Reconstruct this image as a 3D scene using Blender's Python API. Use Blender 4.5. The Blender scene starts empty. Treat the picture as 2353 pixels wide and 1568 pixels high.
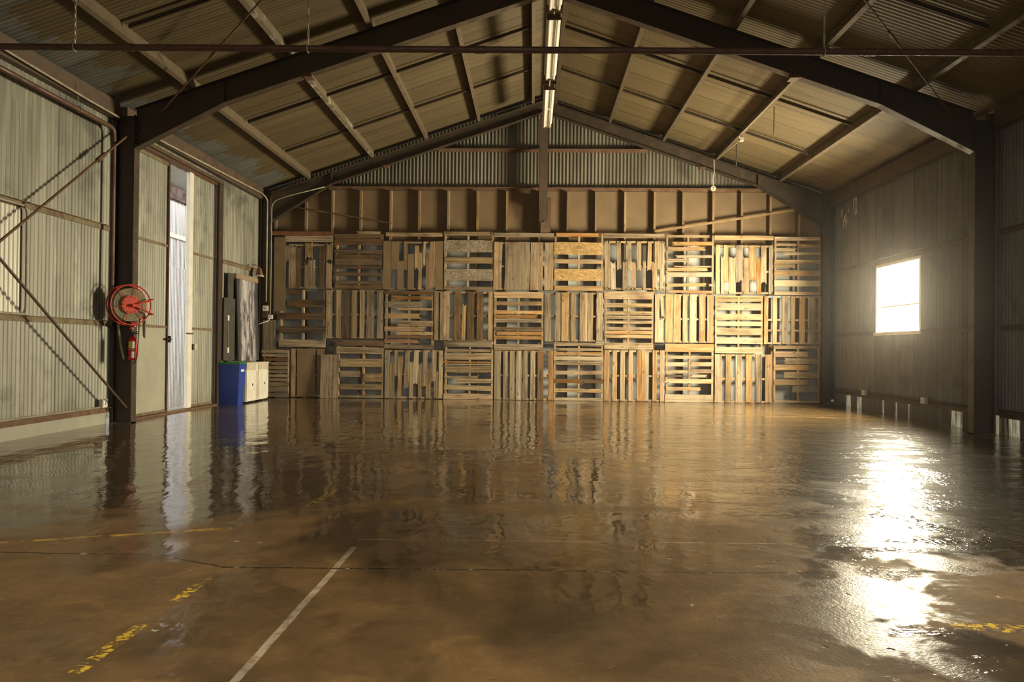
import bpy, math, random
from mathutils import Vector, Matrix
S = bpy.context.scene
COL = S.collection
R = math.radians

# ------------------------------------------------------------------ mesh builder
class MB:
    def __init__(s): s.v=[]; s.f=[]; s.m=[]
    def face(s, idx, m=0): s.f.append(tuple(idx)); s.m.append(m)
    def add(s, vs, fs, m=0):
        b=len(s.v); s.v+= [tuple(p) for p in vs]
        for f in fs: s.face([b+i for i in f], m)
        return s
    def box(s, x0,x1,y0,y1,z0,z1, m=0):
        v=[(x,y,z) for x in (x0,x1) for y in (y0,y1) for z in (z0,z1)]
        return s.add(v,[(0,1,3,2),(4,6,7,5),(0,4,5,1),(2,3,7,6),(0,2,6,4),(1,5,7,3)],m)
    def frustum(s, a, b, m=0):
        """a, b: (x0,x1,y0,y1,z) rectangles, lower and upper"""
        v=[(x,y,r[4]) for r in (a,b) for x,y in ((r[0],r[2]),(r[1],r[2]),(r[1],r[3]),(r[0],r[3]))]
        return s.add(v,[(3,2,1,0),(4,5,6,7),(0,1,5,4),(1,2,6,5),(2,3,7,6),(3,0,4,7)],m)
    def prism(s, poly, d, m=0):
        """poly: 3D points of a planar outline; d: extrusion vector"""
        n=len(poly); d=Vector(d)
        v=[Vector(p) for p in poly]+[Vector(p)+d for p in poly]
        fs=[tuple(range(n))[::-1], tuple(range(n,2*n))]+[(i,(i+1)%n,n+(i+1)%n,n+i) for i in range(n)]
        return s.add(v,fs,m)
    def cyl(s, p0,p1,r0,r1=None,n=12,m=0,caps=True):
        r1=r0 if r1 is None else r1
        p0=Vector(p0);p1=Vector(p1); d=(p1-p0).normalized()
        a=d.orthogonal().normalized(); b=d.cross(a)
        v=[p+ (a*math.cos(t)+b*math.sin(t))*r for p,r in ((p0,r0),(p1,r1)) for t in [2*math.pi*i/n for i in range(n)]]
        fs=[(i,(i+1)%n,n+(i+1)%n,n+i) for i in range(n)]
        if caps: fs+=[tuple(range(n))[::-1],tuple(range(n,2*n))]
        return s.add(v,fs,m)
    def tube(s, pts, r, n=8, m=0, closed=False):
        P=[Vector(p) for p in pts]; N=len(P)
        if closed: T=[(P[(i+1)%N]-P[i-1]).normalized() for i in range(N)]
        else: T=[(P[min(i+1,N-1)]-P[max(i-1,0)]).normalized() for i in range(N)]
        a=T[0].orthogonal().normalized(); v=[]
        for i in range(N):
            a=(a-T[i]*a.dot(T[i])).normalized(); b=T[i].cross(a)
            for k in range(n):
                t=2*math.pi*k/n; v.append(P[i]+(a*math.cos(t)+b*math.sin(t))*r)
        fs=[]
        for i in range(N if closed else N-1):
            j=(i+1)%N
            for k in range(n): fs.append((i*n+k,i*n+(k+1)%n,j*n+(k+1)%n,j*n+k))
        if not closed: fs+=[tuple(range(n))[::-1],tuple(range((N-1)*n,N*n))]
        return s.add(v,fs,m)
    def lathe(s, prof, c, n=20, m=0, axis='Z'):
        c=Vector(c); v=[]
        for r,h in prof:
            for k in range(n):
                t=2*math.pi*k/n; x,y=r*math.cos(t),r*math.sin(t)
                v.append(c+ (Vector((x,y,h)) if axis=='Z' else Vector((x,h,y)) if axis=='Y' else Vector((h,x,y))))
        N=len(prof); fs=[(i*n+k,i*n+(k+1)%n,(i+1)*n+(k+1)%n,(i+1)*n+k) for i in range(N-1) for k in range(n)]
        fs+=[tuple(range(n))[::-1],tuple(range((N-1)*n,N*n))]
        return s.add(v,fs,m)

def obj(name, mb, mat, parent=None, loc=(0,0,0), smooth=False, rel=False):
    """One mesh object. Vertices are world coordinates unless rel; under a parent they become relative to it."""
    me=bpy.data.meshes.new(name)
    off=Vector((0,0,0))
    if parent is not None and not rel:
        q=parent
        while q is not None: off+=q.location; q=q.parent
    L=Vector(loc)
    vs=mb.v if rel else [tuple(Vector(p)-off-(L if parent is None else Vector((0,0,0)))) for p in mb.v]
    me.from_pydata(vs,[],mb.f)
    for m in (mat if isinstance(mat,(list,tuple)) else [mat]): me.materials.append(m)
    if any(mb.m): me.polygons.foreach_set('material_index', mb.m)
    if smooth: me.polygons.foreach_set('use_smooth',[True]*len(me.polygons))
    me.update()
    o=bpy.data.objects.new(name,me); COL.objects.link(o)
    o.location=L
    if parent is not None: o.parent=parent
    return o
def tag(o,label,cat,group=None):
    o['label']=label; o['category']=cat
    if group: o['group']=group
    return o
def thing(name,label,cat,loc,group=None,rotz=0):
    o=bpy.data.objects.new(name,None); COL.objects.link(o); o.location=loc; o.rotation_euler=(0,0,rotz)
    o.empty_display_size=.1
    return tag(o,label,cat,group)
def struct(name,mb,mat,parent=None,smooth=False):
    o=obj(name,mb,mat,parent,smooth=smooth)
    if parent is None: o['kind']='structure'
    return o
def arc(c,r,a0,a1,n,u,w):
    c=Vector(c);u=Vector(u);w=Vector(w)
    return [c+u*(r*math.cos(a0+(a1-a0)*i/n))+w*(r*math.sin(a0+(a1-a0)*i/n)) for i in range(n+1)]

# ------------------------------------------------------------------ node helpers
class NT:
    def __init__(s,name):
        s.mat=bpy.data.materials.new(name); s.mat.use_nodes=True
        s.t=s.mat.node_tree; s.n=s.t.nodes; s.l=s.t.links
        s.b=s.n['Principled BSDF']; s.out=s.n['Material Output']
    def node(s,ty,**kw):
        n=s.n.new(ty)
        for k,v in kw.items(): setattr(n,k,v)
        return n
    def put(s,sock,val):
        if val is None: return
        if isinstance(val,bpy.types.NodeSocket): s.l.new(val,sock)
        else:
            if isinstance(val,(tuple,list)) and len(val)==3 and sock.type=='RGBA': val=(*val,1)
            sock.default_value=val
    def math(s,op,a,b=None,c=None,clamp=False):
        n=s.node('ShaderNodeMath',operation=op,use_clamp=clamp); s.put(n.inputs[0],a); s.put(n.inputs[1],b)
        if c is not None: s.put(n.inputs[2],c)
        return n.outputs[0]
    def vmath(s,op,a,b=None):
        n=s.node('ShaderNodeVectorMath',operation=op); s.put(n.inputs[0],a)
        if b is not None: s.put(n.inputs[1] if op!='SCALE' else n.inputs['Scale'],b)
        return n.outputs['Value' if op in('DOT_PRODUCT','LENGTH','DISTANCE') else 'Vector']
    def mix(s,f,a,b,blend='MIX'):
        n=s.node('ShaderNodeMix',data_type='RGBA',blend_type=blend)
        s.put(n.inputs[0],f); s.put(n.inputs[6],a); s.put(n.inputs[7],b); return n.outputs[2]
    def mixf(s,f,a,b):
        n=s.node('ShaderNodeMix',data_type='FLOAT'); s.put(n.inputs[0],f); s.put(n.inputs[2],a); s.put(n.inputs[3],b); return n.outputs[0]
    def coord(s): return s.node('ShaderNodeTexCoord').outputs['Object']
    def pos(s): return s.node('ShaderNodeNewGeometry').outputs['Position']
    def map(s,v,scale=(1,1,1),loc=(0,0,0)):
        n=s.node('ShaderNodeMapping'); s.put(n.inputs['Vector'],v); s.put(n.inputs['Scale'],scale); s.put(n.inputs['Location'],loc); return n.outputs[0]
    def noise(s,v,scale,detail=4,rough=.55,dist=0):
        n=s.node('ShaderNodeTexNoise'); s.put(n.inputs['Vector'],v); s.put(n.inputs['Scale'],scale)
        s.put(n.inputs['Detail'],detail); s.put(n.inputs['Roughness'],rough); s.put(n.inputs['Distortion'],dist); return n.outputs['Fac']
    def voro(s,v,scale,feature='F1',out='Distance'):
        n=s.node('ShaderNodeTexVoronoi',feature=feature); s.put(n.inputs['Vector'],v); s.put(n.inputs['Scale'],scale); return n.outputs[out]
    def ramp(s,f,lo,hi,a=0.,b=1.):
        n=s.node('ShaderNodeMapRange',interpolation_type='SMOOTHSTEP'); s.put(n.inputs[0],f)
        for i,x in enumerate((lo,hi,a,b)): s.put(n.inputs[1+i],x)
        return n.outputs[0]
    def sep(s,v):
        n=s.node('ShaderNodeSeparateXYZ'); s.put(n.inputs[0],v); return n.outputs
    def bump(s,h,dist=.01,strength=1.,normal=None):
        n=s.node('ShaderNodeBump'); s.put(n.inputs['Height'],h); s.put(n.inputs['Distance'],dist); s.put(n.inputs['Strength'],strength)
        if normal is not None: s.put(n.inputs['Normal'],normal)
        return n.outputs[0]
    def set(s,**kw):
        for k,v in kw.items(): s.put(s.b.inputs[k.replace('_',' ')],v)
        return s.mat
    def rand(s): return s.node('ShaderNodeObjectInfo').outputs['Random']

def m_plain(name,col,rough=.5,metal=0.,var=.25,scale=6.,spec=.5,bump=0):
    t=NT(name); c=t.coord(); n=t.noise(c,scale,5)
    lo=tuple(x*(1-var) for x in col); hi=tuple(min(1,x*(1+var)) for x in col)
    k=t.mix(t.ramp(n,.3,.7),lo,hi)
    kw={}
    if bump: kw['Normal']=t.bump(t.noise(c,scale*6,3),bump)
    return t.set(Base_Color=k,Roughness=rough,Metallic=metal,Specular_IOR_Level=spec,**kw)

def m_steel(name,col,rust,amount=.5,rough=.5,metal=0.):
    t=NT(name); c=t.coord(); n=t.noise(c,5,6,.65); n2=t.noise(c,30,4)
    f=t.ramp(t.math('ADD',n,t.math('MULTIPLY',n2,.25)),.75-amount*.45,1.0-amount*.35)
    return t.set(Base_Color=t.mix(f,col,rust),Roughness=t.mixf(f,rough,.85),Metallic=metal)

def m_wood(name,lo,hi,streak=None,flake=False,rough=.8):
    t=NT(name); c=t.coord(); r=t.rand()
    off=t.node('ShaderNodeCombineXYZ'); t.put(off.inputs[0],t.math('MULTIPLY',r,37.)); t.put(off.inputs[1],t.math('MULTIPLY',r,91.)); t.put(off.inputs[2],t.math('MULTIPLY',r,53.))
    p=t.vmath('ADD',c,off.outputs[0])
    if flake:
        q=t.voro(t.map(p,(22,22,40)),1.,out='Color'); g=t.noise(q,3.,2); g=t.math('ADD',t.math('MULTIPLY',g,.8),t.math('MULTIPLY',t.noise(p,60,3),.3))
        k=t.mix(t.ramp(g,.35,.8),lo,hi)
        k=t.mix(t.ramp(t.noise(p,2.5,3),.5,.7,0,.5),k,tuple(x*.55 for x in lo))
        return t.set(Base_Color=k,Roughness=rough,Normal=t.bump(g,.003))
    g=t.noise(t.map(p,(1.1,30,30)),1.,6,.6,.6); g2=t.noise(t.map(p,(4,120,120)),1.,3)
    k=t.mix(t.ramp(t.math('ADD',t.math('MULTIPLY',g,.8),t.math('MULTIPLY',g2,.30)),.38,.70),lo,hi)
    if streak: k=t.mix(t.ramp(t.noise(t.map(p,(1.6,14,14)),1.,5,.65,1.2),.50,.60,0,.85),k,streak)
    # weathered dark ends and knots
    k=t.mix(t.ramp(t.noise(t.map(p,(2.2,3,3)),1.,4),.50,.78,0,.7),k,tuple(x*.42 for x in lo))
    kn=t.voro(t.map(p,(3.2,9,9)),1.); k=t.mix(t.ramp(kn,.07,.16,.7,0.),k,tuple(x*.3 for x in lo))
    hs=t.node('ShaderNodeHueSaturation'); t.put(hs.inputs['Value'],t.math('ADD',t.math('MULTIPLY',r,.5),.75)); t.put(hs.inputs['Saturation'],t.math('ADD',t.math('MULTIPLY',t.math('FRACT',t.math('MULTIPLY',r,7.3)),.35),.82)); t.put(hs.inputs['Color'],k)
    return t.set(Base_Color=hs.outputs[0],Roughness=rough,Normal=t.bump(g,.004),Specular_IOR_Level=.3)

def m_sheet(name,lo,hi,rust=(.10,.05,.02),ry=.3,axis='Y',seam=.762,rough=.5,metal=.0,dirt=None,seamoff=.1,blot=False):
    """galvanised sheet: streaks along the fall, one tone per sheet, dark laps, rust"""
    t=NT(name); c=t.coord(); x,y,z=t.sep(c)
    u=y if axis=='Y' else x
    if axis=='Y': st=t.map(c,(1,9,.5))
    else: st=t.map(c,(9,1,.5))
    if axis=='R': u=y; st=t.map(c,(.5,9,.5))
    g=t.noise(st,1.,6,.6)
    k=t.mix(t.ramp(g,.3,.7),lo,hi)
    sh=t.math('DIVIDE',t.math('ADD',u,seamoff),seam); cell=t.math('FLOOR',sh)
    wn=t.node('ShaderNodeTexWhiteNoise',noise_dimensions='1D'); t.put(wn.inputs['W'],cell)
    k=t.mix(t.math('MULTIPLY',wn.outputs['Value'],.4),k,tuple(v*.6 for v in lo))
    fr=t.math('FRACT',sh); line=t.math('LESS_THAN',fr,.012)
    k=t.mix(t.math('MULTIPLY',line,.75),k,tuple(v*.2 for v in lo))
    big=t.noise(st,.6,4,.6); k=t.mix(t.ramp(big,.58,.75,0,ry),k,rust)
    if blot:
        bl=t.noise(c,1.1,5,.62,.4); k=t.mix(t.ramp(bl,.50,.72,0.,.75),k,tuple(v*.42 for v in lo)); k=t.mix(t.ramp(t.noise(t.map(c,(1,3,.8),(3,7,1)),1.1,4,.6),.58,.72,0,.5),k,tuple(min(1,v*1.25) for v in hi))
    if dirt: # brown dirt rising from the floor
        k=t.mix(t.ramp(t.math('ADD',z,t.math('MULTIPLY',g,.5)),.2,.6,.5,0.),k,dirt)
    return t.set(Base_Color=k,Roughness=t.mixf(g,rough-.1,rough+.15),Metallic=metal)
WORLD=2.6; WINP=1430.; SPREAD=158; EXPO=0.; HAZE=.0010
# ------------------------------------------------------------------ materials
M={}
M['steel']=m_steel('dark_steel',(.050,.036,.024),(.085,.045,.022),.35,.45)
M['steel2']=m_steel('brown_steel',(.075,.052,.034),(.11,.06,.033),.5,.55)
M['purlin']=m_steel('purlin_steel',(.135,.103,.062),(.105,.068,.036),.5,.55)
M['purlin_white']=m_steel('purlin_steel_spattered',(.135,.103,.062),(.44,.41,.34),.30,.6)
M['rust']=m_steel('rusty_steel',(.17,.10,.055),(.12,.06,.03),.7,.7)
M['pipe']=m_steel('pipe_red_brown',(.105,.050,.030),(.075,.040,.022),.5,.45)
M['rail']=m_steel('red_brown_rail',(.23,.085,.035),(.13,.055,.028),.5,.6)
M['girt']=m_steel('girt_steel',(.20,.155,.085),(.12,.065,.03),.5,.6)
M['redpaint']=m_plain('red_paint',(.55,.055,.025),.45,0,.2)
M['redgloss']=m_plain('extinguisher_red',(.50,.015,.012),.25,0,.1)
M['black']=m_plain('black_plastic',(.012,.012,.013),.5)
M['white']=m_plain('white_paint',(.74,.70,.60),.45,0,.08)
M['tube']=m_plain('tube_glass',(.85,.80,.70),.25,0,.04)
M['conduit']=m_plain('conduit_grey',(.36,.31,.22),.5,0,.2)
M['outlet']=m_plain('outlet_plastic',(.55,.48,.37),.5,0,.1)
M['yellow']=m_plain('yellow_label',(.75,.52,.03),.5,0,.05)
M['label']=m_plain('white_label',(.75,.72,.66),.5,0,.08)
M['hose']=m_plain('canvas_hose',(.30,.25,.15),.8,0,.25)
M['blue']=m_plain('blue_plastic',(.025,.055,.30),.45,0,.1)
M['green']=m_plain('green_plastic',(.03,.17,.06),.45,0,.15)
M['tape']=m_plain('blue_tape',(.10,.22,.50),.6,0,.1)
M['roof']=m_sheet('roof_sheet',(.125,.090,.043),(.165,.122,.060),(.075,.045,.02),.35,'R',.762,.55)
M['roof2']=m_sheet('roof_sheet_darker',(.098,.070,.034),(.130,.096,.047),(.06,.036,.017),.35,'R',.762,.55)  # left slope: roof sheet colours in a darker tone
M['roofgalv']=m_sheet('roof_bare_galvanised',(.13,.13,.115),(.22,.21,.19),(.09,.07,.05),.3,'R',.762,.5,.3)
M['wallL']=m_sheet('wall_sheet_left',(.165,.160,.122),(.34,.331,.268),(.15,.09,.045),.3,'Y',.762,.5,.15,(.13,.09,.05),blot=True)
M['wallbright']=m_sheet('wall_sheet_newer',(.55,.52,.43),(.70,.67,.57),(.20,.12,.06),.2,'Y',.762,.45,.2)
M['wallR']=m_sheet('wall_sheet_right',(.125,.117,.108),(.195,.183,.168),(.12,.07,.04),.45,'Y',.762,.5,.1,(.10,.06,.03),blot=True)
M['gable']=m_sheet('gable_sheet',(.125,.112,.083),(.225,.205,.155),(.16,.075,.03),.75,'X',.762,.5,.2)
M['outer']=m_sheet('outside_sheet',(.55,.54,.53),(.80,.79,.77),(.30,.16,.09),.35,'Y',.762,.24,.95)
M['fibre']=m_plain('fibreboard',(.175,.115,.060),.8,0,.10,2.5)
M['lining']=m_plain('grey_lining',(.36,.365,.34),.7,0,.12,2.)
M['fibro']=m_plain('fibro_sheet',(.36,.345,.27),.6,0,.08,3.)
M['stud']=m_wood('stud_timber',(.20,.13,.065),(.32,.22,.12))
M['chalk']=None
W={'g':m_wood('wood_grey',(.145,.100,.056),(.41,.305,.185)),
   'd':m_wood('wood_dark',(.060,.040,.023),(.18,.118,.066),(.22,.11,.045)),
   't':m_wood('wood_tan',(.235,.150,.076),(.47,.335,.19),(.36,.19,.075)),
   'o':m_wood('wood_orange',(.19,.112,.050),(.42,.27,.13),(.34,.145,.042)),
   'l':m_wood('wood_pale',(.27,.20,.118),(.46,.365,.23)),
   'a':m_plain('wood_flat_brown',(.20,.135,.07),.8,0,.12,3.),
   's':m_wood('strandboard_grey',(.17,.13,.085),(.42,.34,.24),None,True),
   'y':m_wood('strandboard_golden',(.28,.165,.06),(.60,.40,.16),None,True),
   'p':m_wood('plywood_stained',(.16,.11,.06),(.28,.20,.11))}

def m_chalk():
    t=NT('chalky_blackboard'); c=t.coord(); 
    c=t.pos(); n=t.noise(t.map(c,(1,5,1.4)),1.6,7,.65,.8); y,z=t.sep(c)[1],t.sep(c)[2]
    edge=t.math('MULTIPLY',t.ramp(y,15.62,15.8),t.ramp(y,16.62,16.45))
    f=t.math('MULTIPLY',t.ramp(n,.36,.66),edge)
    return t.set(Base_Color=t.mix(f,(.045,.04,.04),(.50,.46,.47)),Roughness=.85)
M['chalk']=m_chalk()
M['slate']=m_plain('dark_panel',(.06,.055,.045),.6,0,.2)

def m_pane():
    t=NT('window_glass'); n=t.n; l=t.l
    tr=n.new('ShaderNodeBsdfTransparent'); gl=n.new('ShaderNodeBsdfGlossy'); gl.inputs['Roughness'].default_value=.05
    mx=n.new('ShaderNodeMixShader'); mx.inputs[0].default_value=.06
    l.new(tr.outputs[0],mx.inputs[1]); l.new(gl.outputs[0],mx.inputs[2]); l.new(mx.outputs[0],t.out.inputs[0]); return t.mat
M['pane']=m_pane()

def m_floor():
    t=NT('wet_concrete'); p=t.pos(); x,y,z=t.sep(p)
    flat=t.node('ShaderNodeCombineXYZ'); t.put(flat.inputs[0],x); t.put(flat.inputs[1],y); P=flat.outputs[0]
    big=t.noise(P,.55,5,.6,.4); mid=t.noise(P,2.6,6,.62,.3); fine=t.noise(P,28,4,.6)
    k=t.mix(t.ramp(big,.3,.7),(.078,.049,.022),(.130,.083,.037))
    k=t.mix(t.ramp(mid,.35,.72,0,.75),k,(.150,.095,.042))
    k=t.mix(t.ramp(t.noise(P,1.3,5,.7,.8),.52,.75,0,.42),k,(.055,.040,.022))
    k=t.mix(t.ramp(fine,.50,.75,0,.45),k,(.19,.135,.072)); k=t.mix(t.ramp(t.noise(P,7,6,.7),.48,.72,0,.5),k,(.050,.034,.017)); k=t.mix(t.ramp(t.noise(P,3.3,6,.7,.5),.52,.68,0,.45),k,(.21,.135,.055))
    wob=t.math('MULTIPLY',t.math('SUBTRACT',t.noise(P,3.5,4),.5),.10)
    def seg(a,b,w,jit=1.):
        A=(a[0],a[1],0); d=(b[0]-a[0],b[1]-a[1],0); L=math.hypot(d[0],d[1]); d=(d[0]/L,d[1]/L,0)
        q=t.vmath('SUBTRACT',P,A); s=t.vmath('DOT_PRODUCT',q,d); nrm=t.vmath('DOT_PRODUCT',q,(-d[1],d[0],0))
        nrm=t.math('ADD',nrm,t.math('MULTIPLY',wob,jit))
        within=t.math('MULTIPLY',t.math('GREATER_THAN',s,0.),t.math('LESS_THAN',s,L))
        return t.math('MULTIPLY',t.math('LESS_THAN',t.math('ABSOLUTE',nrm),w),within)
    def mx(L):
        o=L[0]
        for q in L[1:]: o=t.math('MAXIMUM',o,q)
        return o
    # worn yellow and orange paint lines
    wear=t.ramp(t.noise(P,20,6,.8),.51,.55); wear2=t.ramp(t.noise(P,2.3,4,.6),.44,.54)
    yl=mx([seg((-1.63,2.0),(-1.63,2.42),.028,.25), seg((-1.625,2.68),(-1.63,3.85),.026,.25), seg((-1.635,5.55),(-1.60,6.35),.028,.25), seg((1.55,3.33),(3.2,3.10),.05,.3)])
    k=t.mix(t.math('MULTIPLY',t.math('MULTIPLY',yl,wear),wear2),k,(.62,.43,.03))
    yf=mx([seg((-3.2,4.33),(-1.9,4.85),.022,.3),seg((.9,5.66),(3.4,5.50),.025,.3),seg((-2.2,7.4),(-.9,9.2),.03,.3),
           seg((.5,10.3),(4.8,10.0),.03,.3),seg((1.2,12.3),(5.3,12.0),.03,.3),seg((2.0,13.9),(5.2,13.6),.03,.3),seg((-5.,8.6),(-2.,10.4),.03,.3),seg((-.8,12.2),(.1,16.),.03,.3)])
    k=t.mix(t.math('MULTIPLY',yf,t.ramp(t.noise(P,5,6,.7),.42,.56,0,.8)),k,(.42,.27,.05))
    wl=mx([seg((-1.075,1.5),(-1.08,4.45),.016,.15)])
    k=t.mix(t.math('MULTIPLY',wl,t.ramp(t.noise(P,14,5,.75),.36,.56,.25,.95)),k,(.33,.29,.215))
    jl=mx([seg((-1.1,4.62),(1.,4.67),.006,.1),seg((1.,4.67),(5.9,4.80),.006,.1)])
    k=t.mix(t.math('MULTIPLY',jl,t.ramp(t.noise(P,6,4),.4,.55,0,.8)),k,(.42,.36,.25))
    # crack: dark line, glints painted in as pale flecks
    cr=mx([seg((-5.6,4.25),(-2.6,4.20),.008,.5),seg((-2.6,4.20),(-2.03,4.21),.008,.5),seg((-2.03,4.21),(-1.62,3.99),.008,.5),seg((-1.62,3.99),(-.17,4.03),.009,.5),seg((-.17,4.03),(1.0,4.05),.009,.5),seg((1.0,4.05),(2.6,4.22),.010,.5)])
    k=t.mix(cr,k,t.mix(t.ramp(t.noise(P,22,6,.75),.55,.63),(.02,.014,.008),(.40,.35,.26)))
    # white chips and red specks
    ch=t.voro(P,4.6); chm=t.math('MULTIPLY',t.ramp(ch,.05,.10,1.,0.),t.ramp(t.noise(P,60,4,.7),.50,.56))
    chm=t.math('MULTIPLY',chm,t.ramp(t.noise(P,.8,2),.48,.56)); k=t.mix(chm,k,(.55,.50,.42))
    # wetness: standing film towards the back, patchy and drier towards the front
    wet=t.ramp(t.math('ADD',t.noise(P,.42,4,.6,.5),t.math('MULTIPLY',y,.05)),.62,.80)
    pud=t.ramp(t.noise(t.map(P,(1,.8,1)),1.25,4,.55,.6),.50,.57)
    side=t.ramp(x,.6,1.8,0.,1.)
    wet=t.math('MAXIMUM',wet,t.math('MULTIPLY',pud,t.mixf(side,.35,.95)))
    k=t.mix(t.math('SUBTRACT',1.,wet),k,t.vmath('MULTIPLY',k,(3.8,3.45,2.9)))
    film=t.ramp(t.noise(t.map(P,(.6,1.6,1)),1.6,4,.6,.4),.36,.60)
    crough=t.math('ADD',t.mixf(film,.075,.014),t.math('MULTIPLY',fine,.03))
    # film ripples, grit and pits
    rip=t.noise(t.map(P,(1.0,.55,1)),3.2,3,.5,.3); grit=t.noise(P,70,3,.6)
    b1=t.bump(rip,t.mixf(side,.009,.014),1.)
    pit=t.math('ADD',t.ramp(t.voro(P,5.5),.0,.10,-1.,0.),t.math('MULTIPLY',t.noise(P,11,5,.6),.5))
    cn=t.bump(pit,t.mixf(side,.0014,.003),t.mixf(film,.9,.2),b1); drop=t.math('MULTIPLY',t.noise(t.map(P,(1,.7,1)),26,2,.5),t.math('MULTIPLY',side,t.ramp(t.noise(t.map(P,(.7,1.6,1),(2,9,0)),1.9,4,.6),.44,.56)))
    cn=t.bump(drop,.0085,1.,cn)
    cn=t.bump(grit,t.mixf(side,.00018,.0012),t.mixf(film,1.,.3),cn)
    bn=t.bump(pit,.004,1.); bn=t.bump(grit,.0015,1.,bn)
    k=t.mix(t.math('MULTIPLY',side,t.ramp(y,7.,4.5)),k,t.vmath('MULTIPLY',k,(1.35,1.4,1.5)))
    side0=t.ramp(x,.4,1.4)
    damp=t.ramp(t.noise(t.map(P,(1,.8,1),(5.,2.,0)),2.1,5,.55,.5),.47,.55); damp=t.mixf(t.ramp(y,4.5,6.5),t.mixf(side0,.35,damp),.45)
    spec=t.math('MULTIPLY',t.mixf(wet,t.mixf(side,.75,1.),.10),t.mixf(damp,.12,1.))
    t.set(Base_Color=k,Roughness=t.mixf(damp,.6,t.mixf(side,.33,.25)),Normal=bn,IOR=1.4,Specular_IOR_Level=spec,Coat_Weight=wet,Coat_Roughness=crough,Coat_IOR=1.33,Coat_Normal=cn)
    return t.mat
M['floor']=m_floor()
def m_trans():
    t=NT('translucent_sheet'); p=t.pos(); g=t.noise(t.map(p,(1,26,2.5)),1.,5,.65)
    k=t.mix(t.ramp(g,.35,.62),(.10,.08,.05),(.40,.37,.27))
    tl=t.node('ShaderNodeBsdfTranslucent'); t.put(tl.inputs['Color'],k); df=t.node('ShaderNodeBsdfDiffuse'); t.put(df.inputs['Color'],k)
    mx=t.node('ShaderNodeMixShader'); mx.inputs[0].default_value=.5; t.l.new(tl.outputs[0],mx.inputs[1]); t.l.new(df.outputs[0],mx.inputs[2]); t.l.new(mx.outputs[0],t.out.inputs[0]); return t.mat
M['translucent']=m_trans()
M['ground']=m_plain('gravel_ground',(.30,.27,.22),.9,0,.2,4.)

# ------------------------------------------------------------------ shell
XL,XR,XC=-5.90,6.107,.07
YB,YN,YM=17.44,-1.3,11.2
ZR=6.44; SL=.3416
rz=lambda x: ZR-SL*abs(x-XC)
pz=lambda x: 6.275-SL*abs(x-XC)           # underside of the purlins
def corr(mb,axis,c,u0,u1,z0,z1,pitch=.076,amp=.009,m=0,n=6):
    """corrugated upright sheet; axis 'X' -> plane x=c running in y, 'Y' -> plane y=c running in x; z0/z1 number or function of u"""
    N=max(2,int((u1-u0)/pitch*n)); b=len(mb.v)
    for i in range(N+1):
        u=u0+(u1-u0)*i/N; d=c+amp*math.cos(2*math.pi*u/pitch)
        za=z0(u) if callable(z0) else z0; zb=z1(u) if callable(z1) else z1
        for z in (za,zb): mb.v.append((d,u,z) if axis=='X' else (u,d,z))
    for i in range(N): mb.face((b+2*i,b+2*i+2,b+2*i+3,b+2*i+1),m)
    return mb

fl=MB(); fl.box(XL-.05,XR+.03,YN,YB+.15,-.55,0.); struct('floor',fl,M['floor'])
gr=MB(); gr.box(-40,40,-40,60,-.80,-.56); struct('ground',gr,M['ground'])

random.seed(4)
roof=MB()
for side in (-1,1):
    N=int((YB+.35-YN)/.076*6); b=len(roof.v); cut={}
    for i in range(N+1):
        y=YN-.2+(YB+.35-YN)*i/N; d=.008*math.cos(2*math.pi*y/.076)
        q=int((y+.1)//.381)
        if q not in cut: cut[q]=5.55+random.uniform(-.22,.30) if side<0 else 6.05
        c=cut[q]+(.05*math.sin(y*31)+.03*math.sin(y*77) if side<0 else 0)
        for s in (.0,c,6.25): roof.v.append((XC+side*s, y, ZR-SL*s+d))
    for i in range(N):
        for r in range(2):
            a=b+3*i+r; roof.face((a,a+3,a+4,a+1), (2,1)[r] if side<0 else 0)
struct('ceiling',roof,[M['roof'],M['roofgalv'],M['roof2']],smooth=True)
rc=MB(); rc.prism([(XC-.25,YN,ZR-.055),(XC,YN,ZR+.035),(XC+.25,YN,ZR-.055),(XC+.25,YN,ZR-.045),(XC,YN,ZR+.05),(XC-.25,YN,ZR-.045)],(0,YB-YN,0)); struct('trim_1',rc,M['rust'])

# left wall: near bay, header over the sliding doors, far panel
wl=MB(); T=rz(XL)-.015
corr(wl,'X',XL,YN,11.12,.19,T,.076,.0065); corr(wl,'X',XL,11.12,11.295,.0,3.98,.076,.0065); corr(wl,'X',XL,11.12,15.05,3.98,T,.076,.0065); corr(wl,'X',XL,14.72,YB,.17,T,.076,.0065)
wallL=struct('wall_left',wl,M['wallL'],smooth=True)
nb=MB(); corr(nb,'X',XL+.022,7.3,9.05,1.40,2.60,.076,.012); o=struct('newer_sheet',nb,M['wallbright'],wallL,True); o['label']='paler newer corrugated sheet let into the wall'
sk=MB(); sk.box(XL-.03,XL-.012,YN,11.05,0,.17); sk.box(XL-.03,XL-.012,14.75,YB,0,.17); struct('baseboard_left',sk,M['fibro'])

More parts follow.
